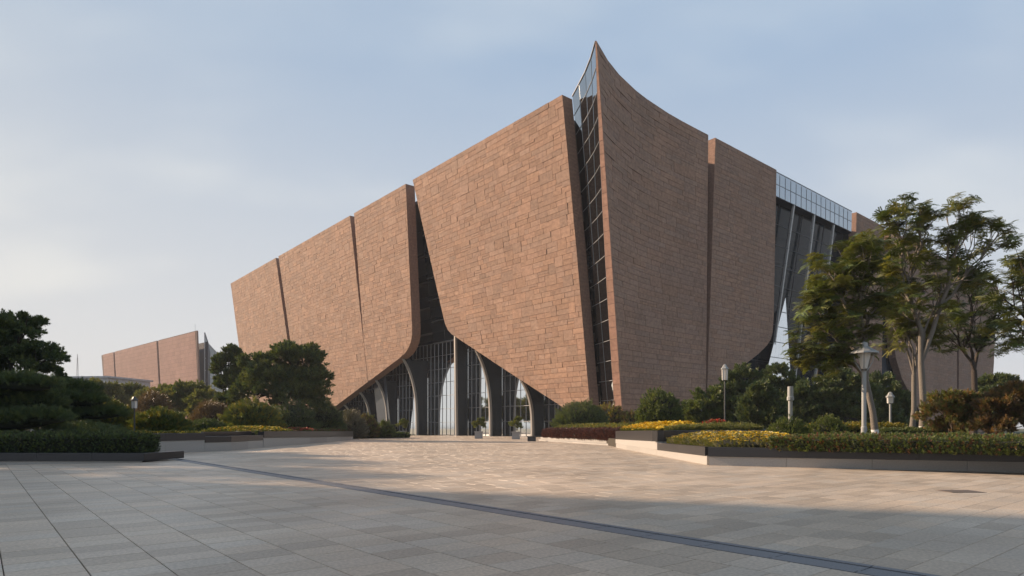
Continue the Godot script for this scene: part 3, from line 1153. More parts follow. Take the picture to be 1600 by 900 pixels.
func planters() -> void:
	# front right bed
	var r := thing("front_planter", "black granite topped planter running out of the picture, sunlit side wall", "planter", Vector3(9, 0, -27))
	var cf := Vector2(8.35, 27.1)
	var rf := Vector2(22.0, 20.7)
	var lf := Vector2(8.3, 36.6)
	var of := Vector2(-(rf - cf).normalized().y, (rf - cf).normalized().x) * -1.0
	if of.y > 0:
		of = -of
	strip_wall(r, cf, rf, 0.0, 0.385, 0.3, of, M.granite_pale, "base_block", 3.2)
	strip_wall(r, cf + of * 0.05 + Vector2(-0.05, 0), rf + of * 0.05, 0.387, 0.77, 0.4, of, M.granite_dark, "coping_slab", 3.4)
	strip_wall(r, lf + Vector2(0, 14.5), cf + Vector2(0, 0.32), 0.0, 0.32, 0.3, Vector2(-1, 0), M.granite_pale, "base_block", 4.5, 0.0, 0.385)
	strip_wall(r, lf, cf + Vector2(-0.05, 0.42), 0.322, 0.72, 0.4, Vector2(-1, 0), M.granite_dark, "coping_slab", 5.0, 0.387, 0.77)
	var s := Geo.new()
	s.prism(PackedVector2Array([cf + Vector2(0.2, 0.4), rf + Vector2(0.2, 0.4), Vector2(60, 17), Vector2(60, 80), Vector2(8.6, 80), lf + Vector2(0.2, 0)]), 0.0, 0.66)
	part("soil", s, M.soil, r)
	# raised bed behind it
	var q := thing("upper_planter", "higher black granite planter behind the front bed, yellow flowers on top", "planter", Vector3(9, 0, -37))
	var uc := Vector2(8.3, 36.6)
	var ul := Vector2(8.35, 51.6)
	var ur := Vector2(17.5, 43.2)
	var dir := (ur - uc).normalized()
	var on := Vector2(dir.y, -dir.x)
	strip_wall(q, ul, uc, 0.66, 1.32, 0.4, Vector2(-1, 0), M.granite_dark, "coping_slab", 7.4, 0.80, 1.43)
	strip_wall(q, ul, uc, 0.325, 0.655, 0.3, Vector2(-1, 0), M.granite_pale, "base_block", 7.4, 0.325, 0.795)
	strip_wall(q, uc + on * 0.02, ur, 0.8, 1.43, 0.4, on, M.granite_dark, "coping_slab", 3.0)
	strip_wall(q, uc + dir * 0.4, ur, 0.0, 0.795, 0.3, on, M.granite_pale, "base_block", 3.0)
	var s2 := Geo.new()
	s2.prism(PackedVector2Array([uc + Vector2(0.3, 0.4), ur + Vector2(0, 0.3), ur + Vector2(6, 10), Vector2(17, 58), ul + Vector2(0.3, 0)]), 0.66, 1.25)
	part("soil", s2, M.soil, q)
	# low bed by the entrance
	var e := thing("low_planter", "low pale kerbed bed of purple hedge by the museum corner", "planter", Vector3(6, 0, -66))
	var a := Vector2(9.2, 54.5)
	var b := Vector2(3.2, 77.0)
	var ed := (b - a).normalized()
	var en := Vector2(-ed.y, ed.x)
	if en.x > 0:
		en = -en
	strip_wall(e, a, b, 0.0, 0.16, 0.5, en, M.granite_pale, "kerb_stone", 3.0)
	strip_wall(e, a - en * 0.25, b - en * 0.25, 0.16, 0.46, 0.4, en, M.granite_pale, "coping_slab", 3.0)
	var s3 := Geo.new()
	s3.prism(PackedVector2Array([a - en * 0.5, b - en * 0.5, Vector2(6.0, 88), Vector2(24, 88), Vector2(24, 55)]), 0, 0.42)
	part("soil", s3, M.soil, e)
	var bl := thing("granite_block", "dark granite block standing on the paving near the doors", "block", at(831, 74))
	var g := Geo.new()
	var o := at(831, 74)
	g.box(o + Vector3(-0.5, 0, -0.5), o + Vector3(0.45, 0.5, 0.5))
	g.box(o + Vector3(-0.56, 0.5, -0.56), o + Vector3(0.51, 0.6, 0.56))
	part("block_body", g, M.granite_dark, bl)
	# terrace wall on the other side of the plaza
	var t := thing("terrace_wall", "long grey retaining wall with black coping below dark shrubs", "wall", Vector3(-21, 0, -50))
	var ox := Vector2(1, 0)
	strip_wall(t, Vector2(-22.4, 36.5), Vector2(-20.36, 42.4), 0.0, 0.78, 0.4, ox, M.granite_pale, "base_block", 3.0)
	strip_wall(t, Vector2(-22.35, 36.5), Vector2(-20.31, 42.4), 0.782, 1.24, 0.5, ox, M.granite_dark, "coping_slab", 3.0)
	strip_wall(t, Vector2(-20.36, 42.42), Vector2(-19.6, 44.6), 0.0, 0.598, 0.4, ox, M.granite_pale, "base_block", 3.0)
	strip_wall(t, Vector2(-20.33, 42.42), Vector2(-19.57, 44.6), 0.60, 1.0, 0.5, ox, M.granite_dark, "coping_slab", 4.0)
	strip_wall(t, Vector2(-19.57, 44.61), Vector2(-19.97, 51.4), 0.60, 1.0, 0.5, ox, M.granite_dark, "coping_slab", 4.0)
	strip_wall(t, Vector2(-19.6, 44.61), Vector2(-20.0, 51.4), 0.0, 0.598, 0.4, ox, M.granite_pale, "base_block", 3.4)
	strip_wall(t, Vector2(-21.2, 42.5), Vector2(-20.9, 51.4), 0.9, 1.29, 0.4, ox, M.granite_dark, "coping_slab", 4.4)
	strip_wall(t, Vector2(-20.0, 51.5), Vector2(-20.9, 84.0), 0.0, 0.78, 0.4, ox, M.granite_pale, "base_block", 7.0, 0.0, 0.42)
	strip_wall(t, Vector2(-19.95, 51.5), Vector2(-20.85, 84.0), 0.785, 1.29, 0.5, ox, M.granite_dark, "coping_slab", 7.0, 0.425, 1.12)
	strip_wall(t, Vector2(-20.9, 84.1), Vector2(-28.0, 86.0), 0.0, 1.05, 0.4, Vector2(0.25, 0.97), M.granite_pale, "base_block", 4.0)
	var s4 := Geo.new()
	s4.prism(PackedVector2Array([Vector2(-22.9, 36.7), Vector2(-21.4, 41.6), Vector2(-21.4, 51.5), Vector2(-21.6, 84), Vector2(-30, 110), Vector2(-120, 110), Vector2(-120, 33), Vector2(-40, 33)]), 0, 0.92)
	part("soil", s4, M.soil, t)
	# hedge box nearest the camera
	var k := thing("hedge_planter", "dark stone planter with a clipped hedge, stepped at its near end", "planter", Vector3(-18, 0, -29))
	var p0 := Vector2(-16.9, 29.4)
	var p1 := Vector2(-24.5, 26.3)
	var kd := (p1 - p0).normalized()
	var kn := Vector2(-kd.y, kd.x)
	if kn.y > 0:
		kn = -kn
	strip_wall(k, p0, p1, 0.06, 0.42, 0.4, kn, M.granite_dark, "coping_slab", 2.2, 0.22, 0.56)
	strip_wall(k, p0 - kn * 0.06 + kd * 0.1, p1 - kn * 0.06, 0.0, 0.058, 0.3, kn, M.granite_pale, "base_block", 3.0, 0.0, 0.218)
	strip_wall(k, p0, p0 + Vector2(0.3, 3.0), 0.06, 0.42, 0.4, Vector2(1, 0), M.granite_dark, "coping_slab", 3.0)
	strip_wall(k, Vector2(-21.6, 26.6), Vector2(-27, 24.6), 0.0, 0.12, 0.6, kn, M.granite_pale, "step_stone", 3.0)
	var s5 := Geo.new()
	s5.prism(PackedVector2Array([p0 + Vector2(-0.3, 0.3), p1 + Vector2(0, 0.4), Vector2(-40, 22), Vector2(-40, 32.6), Vector2(-17.4, 32.4)]), 0, 0.36)
	part("soil", s5, M.soil, k)


# ---------------------------------------------------------------- leaves
func spray(kind: String) -> ArrayMesh:
	if leaves.has(kind):
		return leaves[kind]
	var r := RandomNumberGenerator.new()
	r.seed = hash(kind)
	var g := Geo.new()
	var mm: Material = M.leaf
	if kind == "broad" or kind == "dark" or kind == "fine":
		var n := 12 if kind != "fine" else 16
		for i in n:
			var t := float(i) / n
			var az := i * 2.4 + r.randf()
			var tilt := lerpf(0.15, 1.15, 1.0 - t) + pick(r, -0.2, 0.2)
			leaf(g, Vector3(0, t * 0.55, 0), az, tilt, pick(r, 0.38, 0.55), 0.19 if kind != "fine" else 0.11, r)
		mm = M.leaf_dark if kind == "dark" else M.leaf
	elif kind == "needle":
		for i in 22:
			var t := float(i) / 22
			leaf(g, Vector3(0, t * 0.7, 0), i * 2.4, lerpf(0.3, 1.2, 1.0 - t), pick(r, 0.32, 0.45), 0.06, r)
		mm = M.leaf_dark
	elif kind == "feather":
		for i in 9:
			var az := TAU * i / 9 + pick(r, -0.25, 0.25)
			var rise := pick(r, 0.25, 1.1)
			var out := Vector3(cos(az), 0, sin(az))
			var side := Vector3(-sin(az), 0, cos(az))
			var l := pick(r, 0.7, 1.0)
			for k in range(1, 7):
				var t := k / 6.0
				var p := out * l * t + Vector3.UP * (rise * t - 0.8 * t * t) * l * 0.8
				for sg in [-1.0, 1.0]:
					var tip: Vector3 = p + (side * sg * 0.9 + out * 0.55 + Vector3.DOWN * 0.22).normalized() * 0.32 * (1.1 - 0.5 * absf(t - 0.45))
					var w: Vector3 = (out * 0.8 - side * sg * 0.3).normalized() * 0.085
					var m: Vector3 = p.lerp(tip, 0.45)
					g.tri(p, m + w, tip)
					g.tri(p, tip, m - w)
	elif kind == "bloom":
		for i in 7:
			var p := Vector3(pick(r, -0.4, 0.4), pick(r, 0.0, 0.25), pick(r, -0.4, 0.4))
			for k in 5:
				var a := TAU * k / 5
				var o := Vector3(cos(a), pick(r, 0.1, 0.5), sin(a)) * 0.2
				var sd := Vector3(-sin(a), 0, cos(a)) * 0.09
				g.quad(p, p + o * 0.6 + sd, p + o, p + o * 0.6 - sd)
		mm = M.bloom
	elif kind == "twig":
		for i in 9:
			var a := pick(r, 0, TAU)
			var q := Vector3(cos(a) * 0.5, pick(r, 0.5, 1.0), sin(a) * 0.5)
			var sd := Vector3(-sin(a), 0, cos(a)) * 0.022
			var b := Vector3(0, 0.1 * i * 0.4, 0)
			g.quad(b - sd, b + sd, b + q + sd * 0.5, b + q - sd * 0.5)
			if i % 2:
				leaf(g, b + q * 0.9, a, 0.8, 0.22, 0.12, r)
		mm = M.leaf_dark
	leaves[kind] = g.mesh(mm)
	return leaves[kind]

func leaf(g: Geo, b: Vector3, az: float, tilt: float, l: float, w: float, r: RandomNumberGenerator) -> void:
	var out := Vector3(cos(az) * sin(tilt), cos(tilt), sin(az) * sin(tilt))
	var side := out.cross(Vector3(sin(az + 0.6), pick(r, 0.2, 0.9), cos(az))).normalized() * w * 0.5
	var nrm := side.cross(out).normalized()
	var tip := b + out * l - nrm * l * 0.12
	var m := b + out * l * 0.45
	g.tri(b, m + side + nrm * w * 0.12, tip)
	g.tri(b, tip, m - side + nrm * w * 0.12)

func foliage(called: String, parent: Node3D, kind: String, places: Array, size: float, cols: Array, sd: int) -> MultiMeshInstance3D:
	# places: [position, growing direction] pairs in world places
	var r := RandomNumberGenerator.new()
	r.seed = sd
	var buf := PackedFloat32Array()
	buf.resize(places.size() * 16)
	var base := off_of(parent)
	for i in places.size():
		var p: Vector3 = places[i][0] - base
		var up: Vector3 = places[i][1]
		var s := size * pick(r, 0.7, 1.3)
		var y := (up + Vector3(r.randf() - 0.5, r.randf() - 0.5, r.randf() - 0.5) * 0.8).normalized()
		var x := y.cross(Vector3(r.randf() - 0.5, r.randf() - 0.5, r.randf() - 0.5)).normalized()
		var z := x.cross(y)
		var c: Color = cols[r.randi() % cols.size()]
		var t := pick(r, 0.72, 1.3)
		var k := i * 16
		buf[k] = x.x * s; buf[k + 1] = y.x * s; buf[k + 2] = z.x * s; buf[k + 3] = p.x
		buf[k + 4] = x.y * s; buf[k + 5] = y.y * s; buf[k + 6] = z.y * s; buf[k + 7] = p.y
		buf[k + 8] = x.z * s; buf[k + 9] = y.z * s; buf[k + 10] = z.z * s; buf[k + 11] = p.z
		buf[k + 12] = c.r * t; buf[k + 13] = c.g * t; buf[k + 14] = c.b * t; buf[k + 15] = 1.0
	var mm := MultiMesh.new()
	mm.transform_format = MultiMesh.TRANSFORM_3D
	mm.use_colors = true
	mm.mesh = spray(kind)
	mm.instance_count = places.size()
	mm.buffer = buf
	var o := MultiMeshInstance3D.new()
	o.name = called
	o.multimesh = mm
	parent.add_child(o, true)
	o.set_meta("kind", "stuff")
	return o

func rdir(r: RandomNumberGenerator) -> Vector3:
	var z := pick(r, -1, 1)
	var a := pick(r, 0, TAU)
	var q := sqrt(1 - z * z)
	return Vector3(q * cos(a), z, q * sin(a))

func lobes_places(lobes: Array, n: int, clumps: int, sd: int, ymin := -9.0) -> Array:
	# lobes: [centre, radii]; each lobe carries a number of clumps over its surface, each clump a number of sprays
	var r := RandomNumberGenerator.new()
	r.seed = sd
	var total := 0.0
	for l in lobes:
		total += l[1].x * l[1].y
	var out := []
	for l in lobes:
		var share: float = l[1].x * l[1].y / total
		var nl := int(n * share)
		var nc := maxi(4, int(clumps * share))
		var rad: float = (l[1].x + l[1].y + l[1].z) / 3.0
		for c in nc:
			var d := rdir(r)
			if d.y < -0.35:
				d.y = -d.y
			var cc: Vector3 = l[0] + d * l[1] * pick(r, 0.55, 1.02)
			var cr := rad * pick(r, 0.22, 0.42)
			for k in nl / nc:
				var q := rdir(r)
				var p: Vector3 = cc + q * Vector3(cr, cr * 0.6, cr) * pow(r.randf(), 0.45)
				if p.y < ymin:
					continue
				out.append([p, (q * 0.5 + d * 0.5 + Vector3.UP * 0.5).normalized()])
	return out


func branches(g: Geo, start: Vector3, tips: Array, thin: float, r: RandomNumberGenerator, level: int, gather := 0.42) -> void:
	var rad := thin * pow(tips.size(), 0.46)
	if tips.size() == 1:
		var t: Vector3 = tips[0]
		var m := start.lerp(t, 0.5) + Vector3.DOWN * start.distance_to(t) * 0.05 + rdir(r) * start.distance_to(t) * 0.06
		g.tube([start, m, t], [rad * 1.15, rad, rad * 0.6], 5)
		return
	var k := 2 if tips.size() < 5 or level == 0 and r.randf() < 0.3 else 3
	var cent := []
	for i in k:
		cent.append(tips[(i * tips.size()) / k + r.randi() % maxi(1, tips.size() / k)])
	var groups := []
	for it in 5:
		groups = []
		for i in k:
			groups.append([])
		for t in tips:
			var best := 0
			for i in range(1, k):
				if t.distance_squared_to(cent[i]) < t.distance_squared_to(cent[best]):
					best = i
			groups[best].append(t)
		for i in k:
			if groups[i].size():
				var s := Vector3.ZERO
				for t in groups[i]:
					s += t
				cent[i] = s / groups[i].size()
	for i in k:
		var gr: Array = groups[i]
		if gr.is_empty():
			continue
		if gr.size() == tips.size():
			for t in gr:
				branches(g, start, [t], thin, r, level + 1)
			return
		var dist: float = start.distance_to(cent[i])
		var e: Vector3 = start.lerp(cent[i], gather) + rdir(r) * dist * 0.05
		if gr.size() == 1:
			branches(g, start, gr, thin, r, level + 1)
			continue
		var ra := thin * pow(gr.size(), 0.46)
		var m: Vector3 = start.lerp(e, 0.5) + rdir(r) * dist * 0.035
		g.tube([start, m, e], [ra * 1.12, ra, ra * 0.92], 6)
		branches(g, e, gr, thin, r, level + 1)

func lob(u: float, v: float, d: float, rx: float, ry: float, rz := 0.0) -> Array:
	# a lobe of a crown: its centre ahead at distance d, radii given at that distance
	var k := d / 1000.0
	return [at(u, d, hgt(v, d)), Vector3(rx * k, ry * k, (rz if rz > 0 else rx) * k)]

func leafy_tree(called: String, label: String, foot: Vector3, trunk_h: float, trunk_r: float, lobes: Array, kind: String, n: int, clumps: int, size: float, cols: Array, bark: Color, sd: int, group := "") -> Node3D:
	var root := thing(called, label, "tree" if "tree" in called else "shrub", foot, group)
	var r := RandomNumberGenerator.new()
	r.seed = sd
	var g := Geo.new()
	g.col = bark
	var tips := []
	for l in lobes:
		for k in 5:
			tips.append(l[0] + rdir(r) * l[1] * 0.7)
	var fork := foot + Vector3(pick(r, -0.2, 0.2), trunk_h, pick(r, -0.2, 0.2))
	g.tube([foot - Vector3.UP * 0.2, foot.lerp(fork, 0.5) + Vector3(pick(r, -0.1, 0.1), 0, 0), fork], [trunk_r * 1.35, trunk_r, trunk_r * 0.85], 9)
	branches(g, fork, tips, trunk_r * 0.16, r, 0)
	part("trunk", g, M.bark, root)
	foliage("crown", root, kind, lobes_places(lobes, n, clumps, sd + 1, foot.y + 0.15), size, cols, sd + 2)
	return root

func dome(label: String, called: String, u: float, d: float, vt: float, vb: float, wpx: float, kind: String, n: int, size: float, cols: Array, sd: int, group := "", tiers := 1, y0 := -1.0) -> Node3D:
	var y1 := hgt(vt, d)
	var yb := y0 if y0 >= 0 else hgt(vb, d)
	var c := at(u, d, yb)
	var root := thing(called, label, "shrub", c, group)
	var r := RandomNumberGenerator.new()
	r.seed = sd
	var rx := wpx / 2 * d / 1000.0
	var h := y1 - yb
	var g := Geo.new()
	for k in 3:
		var o := Vector3(pick(r, -0.2, 0.2), 0, pick(r, -0.2, 0.2)) * rx
		g.tube([c + o * 0.3, c + o + Vector3.UP * h * 0.6], [0.06, 0.04], 6)
	g.col = Color(0.09, 0.07, 0.05)
	part("stem", g, M.bark, root)
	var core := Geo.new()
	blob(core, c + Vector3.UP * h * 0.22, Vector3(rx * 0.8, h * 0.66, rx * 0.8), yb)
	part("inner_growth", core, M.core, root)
	var places := []
	var ns := FastNoiseLite.new()
	ns.seed = sd
	ns.frequency = 1.0
	for i in n:
		var q := rdir(r)
		if q.y < 0:
			q.y *= -0.25 if r.randf() < 0.6 else 0.3
		q = q.normalized()
		var bump := 1.0 + 0.24 * ns.get_noise_3dv(q * 2.2) + 0.2 * ns.get_noise_3dv(q * 6.0)
		if tiers > 1:
			bump *= 1.0 - 0.16 * absf(sin(maxf(q.y, 0.0) * PI * tiers))
		var f := pick(r, 0.84, 1.02)
		var p := c + Vector3.UP * h * 0.12 + q * Vector3(rx, h * 0.86, rx) * bump * f
		if p.y < yb + 0.04:
			p.y = yb + 0.04 + r.randf() * 0.15
		places.append([p, (q + Vector3.UP * 0.5).normalized()])
	foliage("crown", root, kind, places, size, cols, sd + 1)
	return root

func blob(g: Geo, c: Vector3, rad: Vector3, floor_y: float) -> void:
	var nu := 14
	var nv := 8
	for j in nv:
		for i in nu:
			var p := []
			var k := []
			for e in [[i, j], [i + 1, j], [i + 1, j + 1], [i, j + 1]]:
				var a: float = TAU * e[0] / nu
				var b: float = PI * e[1] / nv - PI / 2
				var q := Vector3(cos(a) * cos(b), sin(b), -sin(a) * cos(b))
				k.append(q)
				var w := c + q * rad * (1.0 + 0.06 * sin(a * 3 + b * 4))
				w.y = maxf(w.y, floor_y)
				p.append(w)
			g.smooth([p[0], p[1], p[2]], [k[0], k[1], k[2]])
			g.smooth([p[0], p[2], p[3]], [k[0], k[2], k[3]])

func bed(called: String, label: String, category: String, poly: PackedVector2Array, y0: float, h: float, kind: String, n: int, size: float, cols: Array, sd: int, mound := 0.3, bloom_kind := "", bloom_n := 0, bloom_size := 0.2, bloom_cols := []) -> Node3D:
	var c := Vector2.ZERO
	var lo := poly[0]
	var hi := poly[0]
	for p in poly:
		c += p / poly.size()
		lo = lo.min(p)
		hi = hi.max(p)
	var root := thing(called, label, category, g3(c, y0))
	var r := RandomNumberGenerator.new()
	r.seed = sd
	var sh := Geometry2D.offset_polygon(poly, -minf(0.2, h * 0.4))
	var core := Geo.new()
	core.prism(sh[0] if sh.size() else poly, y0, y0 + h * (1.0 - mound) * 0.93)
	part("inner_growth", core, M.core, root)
	var ns := FastNoiseLite.new()
	ns.seed = sd
	ns.frequency = 0.7
	var places := []
	var blooms := []
	var guard := 0
	var rim := Geometry2D.offset_polygon(poly, -0.35)
	var per := 0.0
	var lens := []
	for i in poly.size():
		per += poly[i].distance_to(poly[(i + 1) % poly.size()])
		lens.append(per)
	while places.size() < n and guard < n * 8:
		guard += 1
		if r.randf() < 0.3:
			var t := r.randf() * per
			var i := 0
			while lens[i] < t:
				i += 1
			var a := poly[i]
			var b := poly[(i + 1) % poly.size()]
			var p := a.lerp(b, r.randf()).lerp(c, 0.004 + r.randf() * 0.02)
			var hh := h * (1.0 - mound * 0.75)
			var y := y0 + r.randf() * hh
			var dd := (b - a).normalized()
			var nn := Vector2(dd.y, -dd.x)
			if (p + nn - c).length() < (p - nn - c).length():
				nn = -nn
			places.append([g3(p, y), (g3(nn) * 0.8 + Vector3.UP * 0.6).normalized()])
			continue
		var p := Vector2(pick(r, lo.x, hi.x), pick(r, lo.y, hi.y))
		if not Geometry2D.is_point_in_polygon(p, poly):
			continue
		var edge := 9.0
		for i in poly.size():
			var q := Geometry2D.get_closest_point_to_segment(p, poly[i], poly[(i + 1) % poly.size()])
			edge = minf(edge, q.distance_to(p))
		var up := h * (1.0 - mound + mound * sqrt(clampf(edge / 1.6, 0, 1))) * (1.0 + 0.14 * ns.get_noise_2dv(p * 1.3))
		var w := g3(p, y0 + up * pick(r, 0.82, 1.0))
		places.append([w, Vector3.UP])
		if bloom_n and blooms.size() < bloom_n:
			var w2 := g3(p + Vector2(r.randf(), r.randf()) * 0.1, y0 + up * pick(r, 1.0, 1.12))
			blooms.append([w2, Vector3.UP])
	foliage("foliage", root, kind, places, size, cols, sd + 1)
	if bloom_n:
		foliage("blossoms", root, bloom_kind, blooms, bloom_size, bloom_cols, sd + 2)
	return root


# ---------------------------------------------------------------- planting
const G_DARK := [Color(0.090, 0.125, 0.050), Color(0.070, 0.102, 0.045), Color(0.125, 0.150, 0.048)]
const G_MID := [Color(0.115, 0.15, 0.042), Color(0.085, 0.12, 0.038), Color(0.155, 0.18, 0.046)]
const G_OLIVE := [Color(0.175, 0.185, 0.055), Color(0.13, 0.15, 0.045), Color(0.225, 0.215, 0.06)]
const G_YELLOW := [Color(0.22, 0.21, 0.04), Color(0.15, 0.17, 0.035), Color(0.32, 0.25, 0.04)]
const BROWN := [Color(0.16, 0.10, 0.055), Color(0.12, 0.085, 0.05), Color(0.19, 0.13, 0.06)]
const RUST := [Color(0.22, 0.13, 0.05), Color(0.15, 0.12, 0.045), Color(0.27, 0.16, 0.07), Color(0.13, 0.125, 0.045)]
const PURPLE := [Color(0.085, 0.030, 0.035), Color(0.060, 0.025, 0.028), Color(0.12, 0.045, 0.045)]

func left_side() -> void:
	var bark := Color(0.075, 0.06, 0.045)
	leafy_tree("broadleaf_tree", "tall dark tree cut by the picture's edge above layered evergreens", at(8, 46, 0.9), 3.0, 0.28,
		[lob(22, 522, 46, 40, 30), lob(-30, 540, 46, 50, 40), lob(62, 556, 46, 30, 24), lob(22, 570, 46, 48, 30), lob(72, 588, 46, 22, 18), lob(-50, 590, 46, 55, 35), lob(40, 500, 46, 20, 12)], "broad", 5200, 150, 0.44, G_DARK, bark, 101)
	leafy_tree("evergreen_tree", "slimmer dark evergreen tree right beside the distant hall's glass end", at(350, 86, 0.9), 3.5, 0.25,
		[lob(360, 574, 86, 22, 24), lob(362, 604, 86, 20, 20), lob(376, 600, 86, 22, 26), lob(358, 636, 86, 26, 22), lob(362, 554, 86, 12, 12)], "dark", 3400, 120, 0.7, G_DARK + [Color(0.12, 0.14, 0.045)], bark, 111)
	leafy_tree("evergreen_tree", "broad dark evergreen tree in front of the museum's far slab", at(440, 80, 0.9), 3.5, 0.32,
		[lob(448, 560, 80, 30, 24), lob(402, 574, 80, 26, 22), lob(474, 568, 80, 32, 26), lob(488, 598, 80, 28, 24), lob(432, 602, 80, 44, 34), lob(388, 618, 80, 28, 26), lob(462, 628, 80, 46, 30)], "dark", 6500, 210, 0.68, G_DARK + [Color(0.13, 0.145, 0.045)], bark, 121)
	var n := 0
	for e in [[120, 125, 600, 55, "grey green tree under the pale block on the horizon"], [160, 138, 594, 54, "rounded tree below the red hall's narrow end slab"], [207, 145, 603, 56, "low olive tree below the red hall's middle slab"],
			[250, 128, 604, 60, "olive tree behind the brown twiggy bush and small lantern"], [295, 122, 597, 62, "large olive tree below the red hall's glass corner"], [322, 112, 612, 44, "small olive tree next to the slimmer dark evergreen"]]:
		var d: float = e[1]
		var w: float = e[3]
		leafy_tree("background_tree", e[4], at(e[0], d, 0.9), 2.2, 0.2, [lob(e[0], e[2] + 20, d, w * 0.42, 19), lob(e[0] - w * 0.3, e[2] + 30, d, w * 0.34, 18), lob(e[0] + w * 0.3, e[2] + 29, d, w * 0.34, 18), lob(e[0], e[2] + 46, d, w * 0.5, 22)], "fine", 2300, 90, 1.05, G_OLIVE if n % 2 else G_MID + G_OLIVE, bark, 131 + n * 5, "trees in front of the distant hall")
		n += 1
	dome("twiggy brown bush behind the small lantern", "bare_bush", 240, 92, 617, 668, 46, "twig", 1300, 0.8, BROWN, 171)
	dome("twiggy brown bush between two clipped domes", "bare_bush", 332, 76, 634, 672, 52, "twig", 1300, 0.7, BROWN, 175)
	# cloud-pruned evergreens
	cloud_pine("layered dark evergreen nearest the camera, rising above the clipped hedge", 28, 35.0, [[35, 602, 50, 13], [0, 616, 58, 15], [48, 632, 46, 14], [-5, 644, 62, 16], [60, 655, 44, 12], [20, 660, 60, 14]], 201, G_DARK)
	cloud_pine("spreading layered evergreen with flat pads beside the yellowish dome", 112, 43.0, [[112, 610, 36, 12], [95, 624, 34, 11], [128, 628, 34, 11], [105, 645, 44, 11], [150, 648, 40, 10], [82, 655, 46, 12]], 211, G_DARK + [Color(0.06, 0.085, 0.02)])
	dome("clipped dome shrub with golden new growth beside the lantern", "dome_shrub", 172, 52, 627, 672, 80, "needle", 3000, 0.42, G_YELLOW + G_YELLOW + G_DARK, 221, "clipped shrubs on the terrace", 3)
	dome("round clipped shrub above the first strip of yellow flowers", "dome_shrub", 252, 50, 640, 676, 80, "needle", 3000, 0.4, G_MID + [Color(0.26, 0.22, 0.04)], 225, "clipped shrubs on the terrace", 3)
	dome("small flat dark shrub low beside the two tier dome", "dome_shrub", 322, 56, 657, 676, 56, "needle", 1500, 0.3, G_DARK, 229, "clipped shrubs on the terrace")
	dome("two tier sunlit dome shrub above the mound of yellow flowers", "dome_shrub", 394, 66, 625, 672, 92, "needle", 3600, 0.46, G_MID + G_YELLOW, 233, "clipped shrubs on the terrace", 3)
	dome("dark clipped shrub in shade between two other domes", "dome_shrub", 456, 76, 628, 672, 74, "needle", 2600, 0.42, G_DARK, 237, "clipped shrubs on the terrace", 2)
	dome("dark umbrella shaped shrub at the terrace's far end", "dome_shrub", 506, 86, 625, 672, 62, "needle", 2600, 0.42, G_DARK, 241, "clipped shrubs on the terrace", 2)
	bed("juniper_cover", "dark spreading juniper between the hedge and the terrace wall", "shrub", pv([-23.0, 36.4, -28.0, 34.2, -38.0, 34.5, -38, 40, -30.0, 42.0, -24.0, 40.0]), 0.9, 0.75, "needle", 3200, 0.4, G_DARK, 251, 0.6)
	bed("clipped_hedge", "long glossy clipped hedge in the dark stone planter", "hedge", pv([-17.3, 29.9, -24.6, 26.9, -28.0, 26.0, -28.0, 30.0, -22.0, 31.8, -17.6, 32.0]), 0.36, 0.98, "broad", 6500, 0.17, G_DARK + [Color(0.05, 0.06, 0.03)], 261, 0.22)
	var yel := [Color(0.62, 0.42, 0.02), Color(0.70, 0.50, 0.03), Color(0.5, 0.36, 0.03)]
	bed("flower_strip", "thin strip of yellow flowers on the nearest stretch of terrace", "flower bed", pv([-22.6, 38.2, -20.6, 42.4, -21.4, 42.8, -23.6, 38.6]), 0.95, 0.36, "fine", 700, 0.2, G_MID, 271, 0.3, "bloom", 500, 0.26, yel)
	bed("flower_mound", "low mound of yellow flowers in front of the two tier dome", "flower bed", pv([-20.9, 51.8, -21.2, 62.0, -24.5, 62.0, -25.5, 52.4]), 0.95, 0.62, "fine", 1200, 0.24, G_MID, 281, 0.6, "bloom", 1200, 0.3, yel)
	bed("red_flower_patch", "small patch of red flowers on the terrace under dark shrubs", "flower bed", pv([-21.3, 63.5, -21.4, 69.5, -23.6, 69.5, -23.6, 63.5]), 0.95, 0.6, "fine", 500, 0.24, G_DARK, 291, 0.5, "bloom", 420, 0.28, [Color(0.45, 0.02, 0.02), Color(0.55, 0.05, 0.03)])
	bed("red_flower_patch", "dull red flower strip at the terrace's far corner", "flower bed", pv([-21.4, 73.0, -21.6, 83.0, -23.2, 83.0, -23.2, 73.0]), 0.92, 0.5, "fine", 500, 0.26, G_DARK, 297, 0.5, "bloom", 260, 0.26, [Color(0.25, 0.02, 0.02), Color(0.3, 0.04, 0.03)])

func shade_trees() -> void:
	# trees beyond the picture's left edge; their shade lies over the paving by the hedge
	for e in [[-45.0, 43.0, 17.5, "middle one of three tall trees left of the plaza"], [-51.0, 51.8, 18.0, "farthest of three tall trees left of the plaza"], [-47.0, 37.5, 19.5, "nearest of three tall trees left of the plaza"]]:
		var o := Vector3(e[0], 0.0, -e[1])
		var h: float = e[2]
		leafy_tree("plaza_tree", e[3], o, h * 0.3, 0.3, [[o + Vector3(0, h * 0.72, 0), Vector3(3.4, h * 0.26, 3.4)], [o + Vector3(-2.2, h * 0.55, 1.4), Vector3(2.8, h * 0.2, 2.8)], [o + Vector3(2.0, h * 0.52, -1.5), Vector3(2.8, h * 0.2, 2.8)], [o + Vector3(0.4, h * 0.38, 1.8), Vector3(3.0, h * 0.16, 3.0)]], "broad", 3200, 110, 0.6, G_MID, Color(0.1, 0.08, 0.06), 700 + int(h * 10), "tall trees left of the plaza")

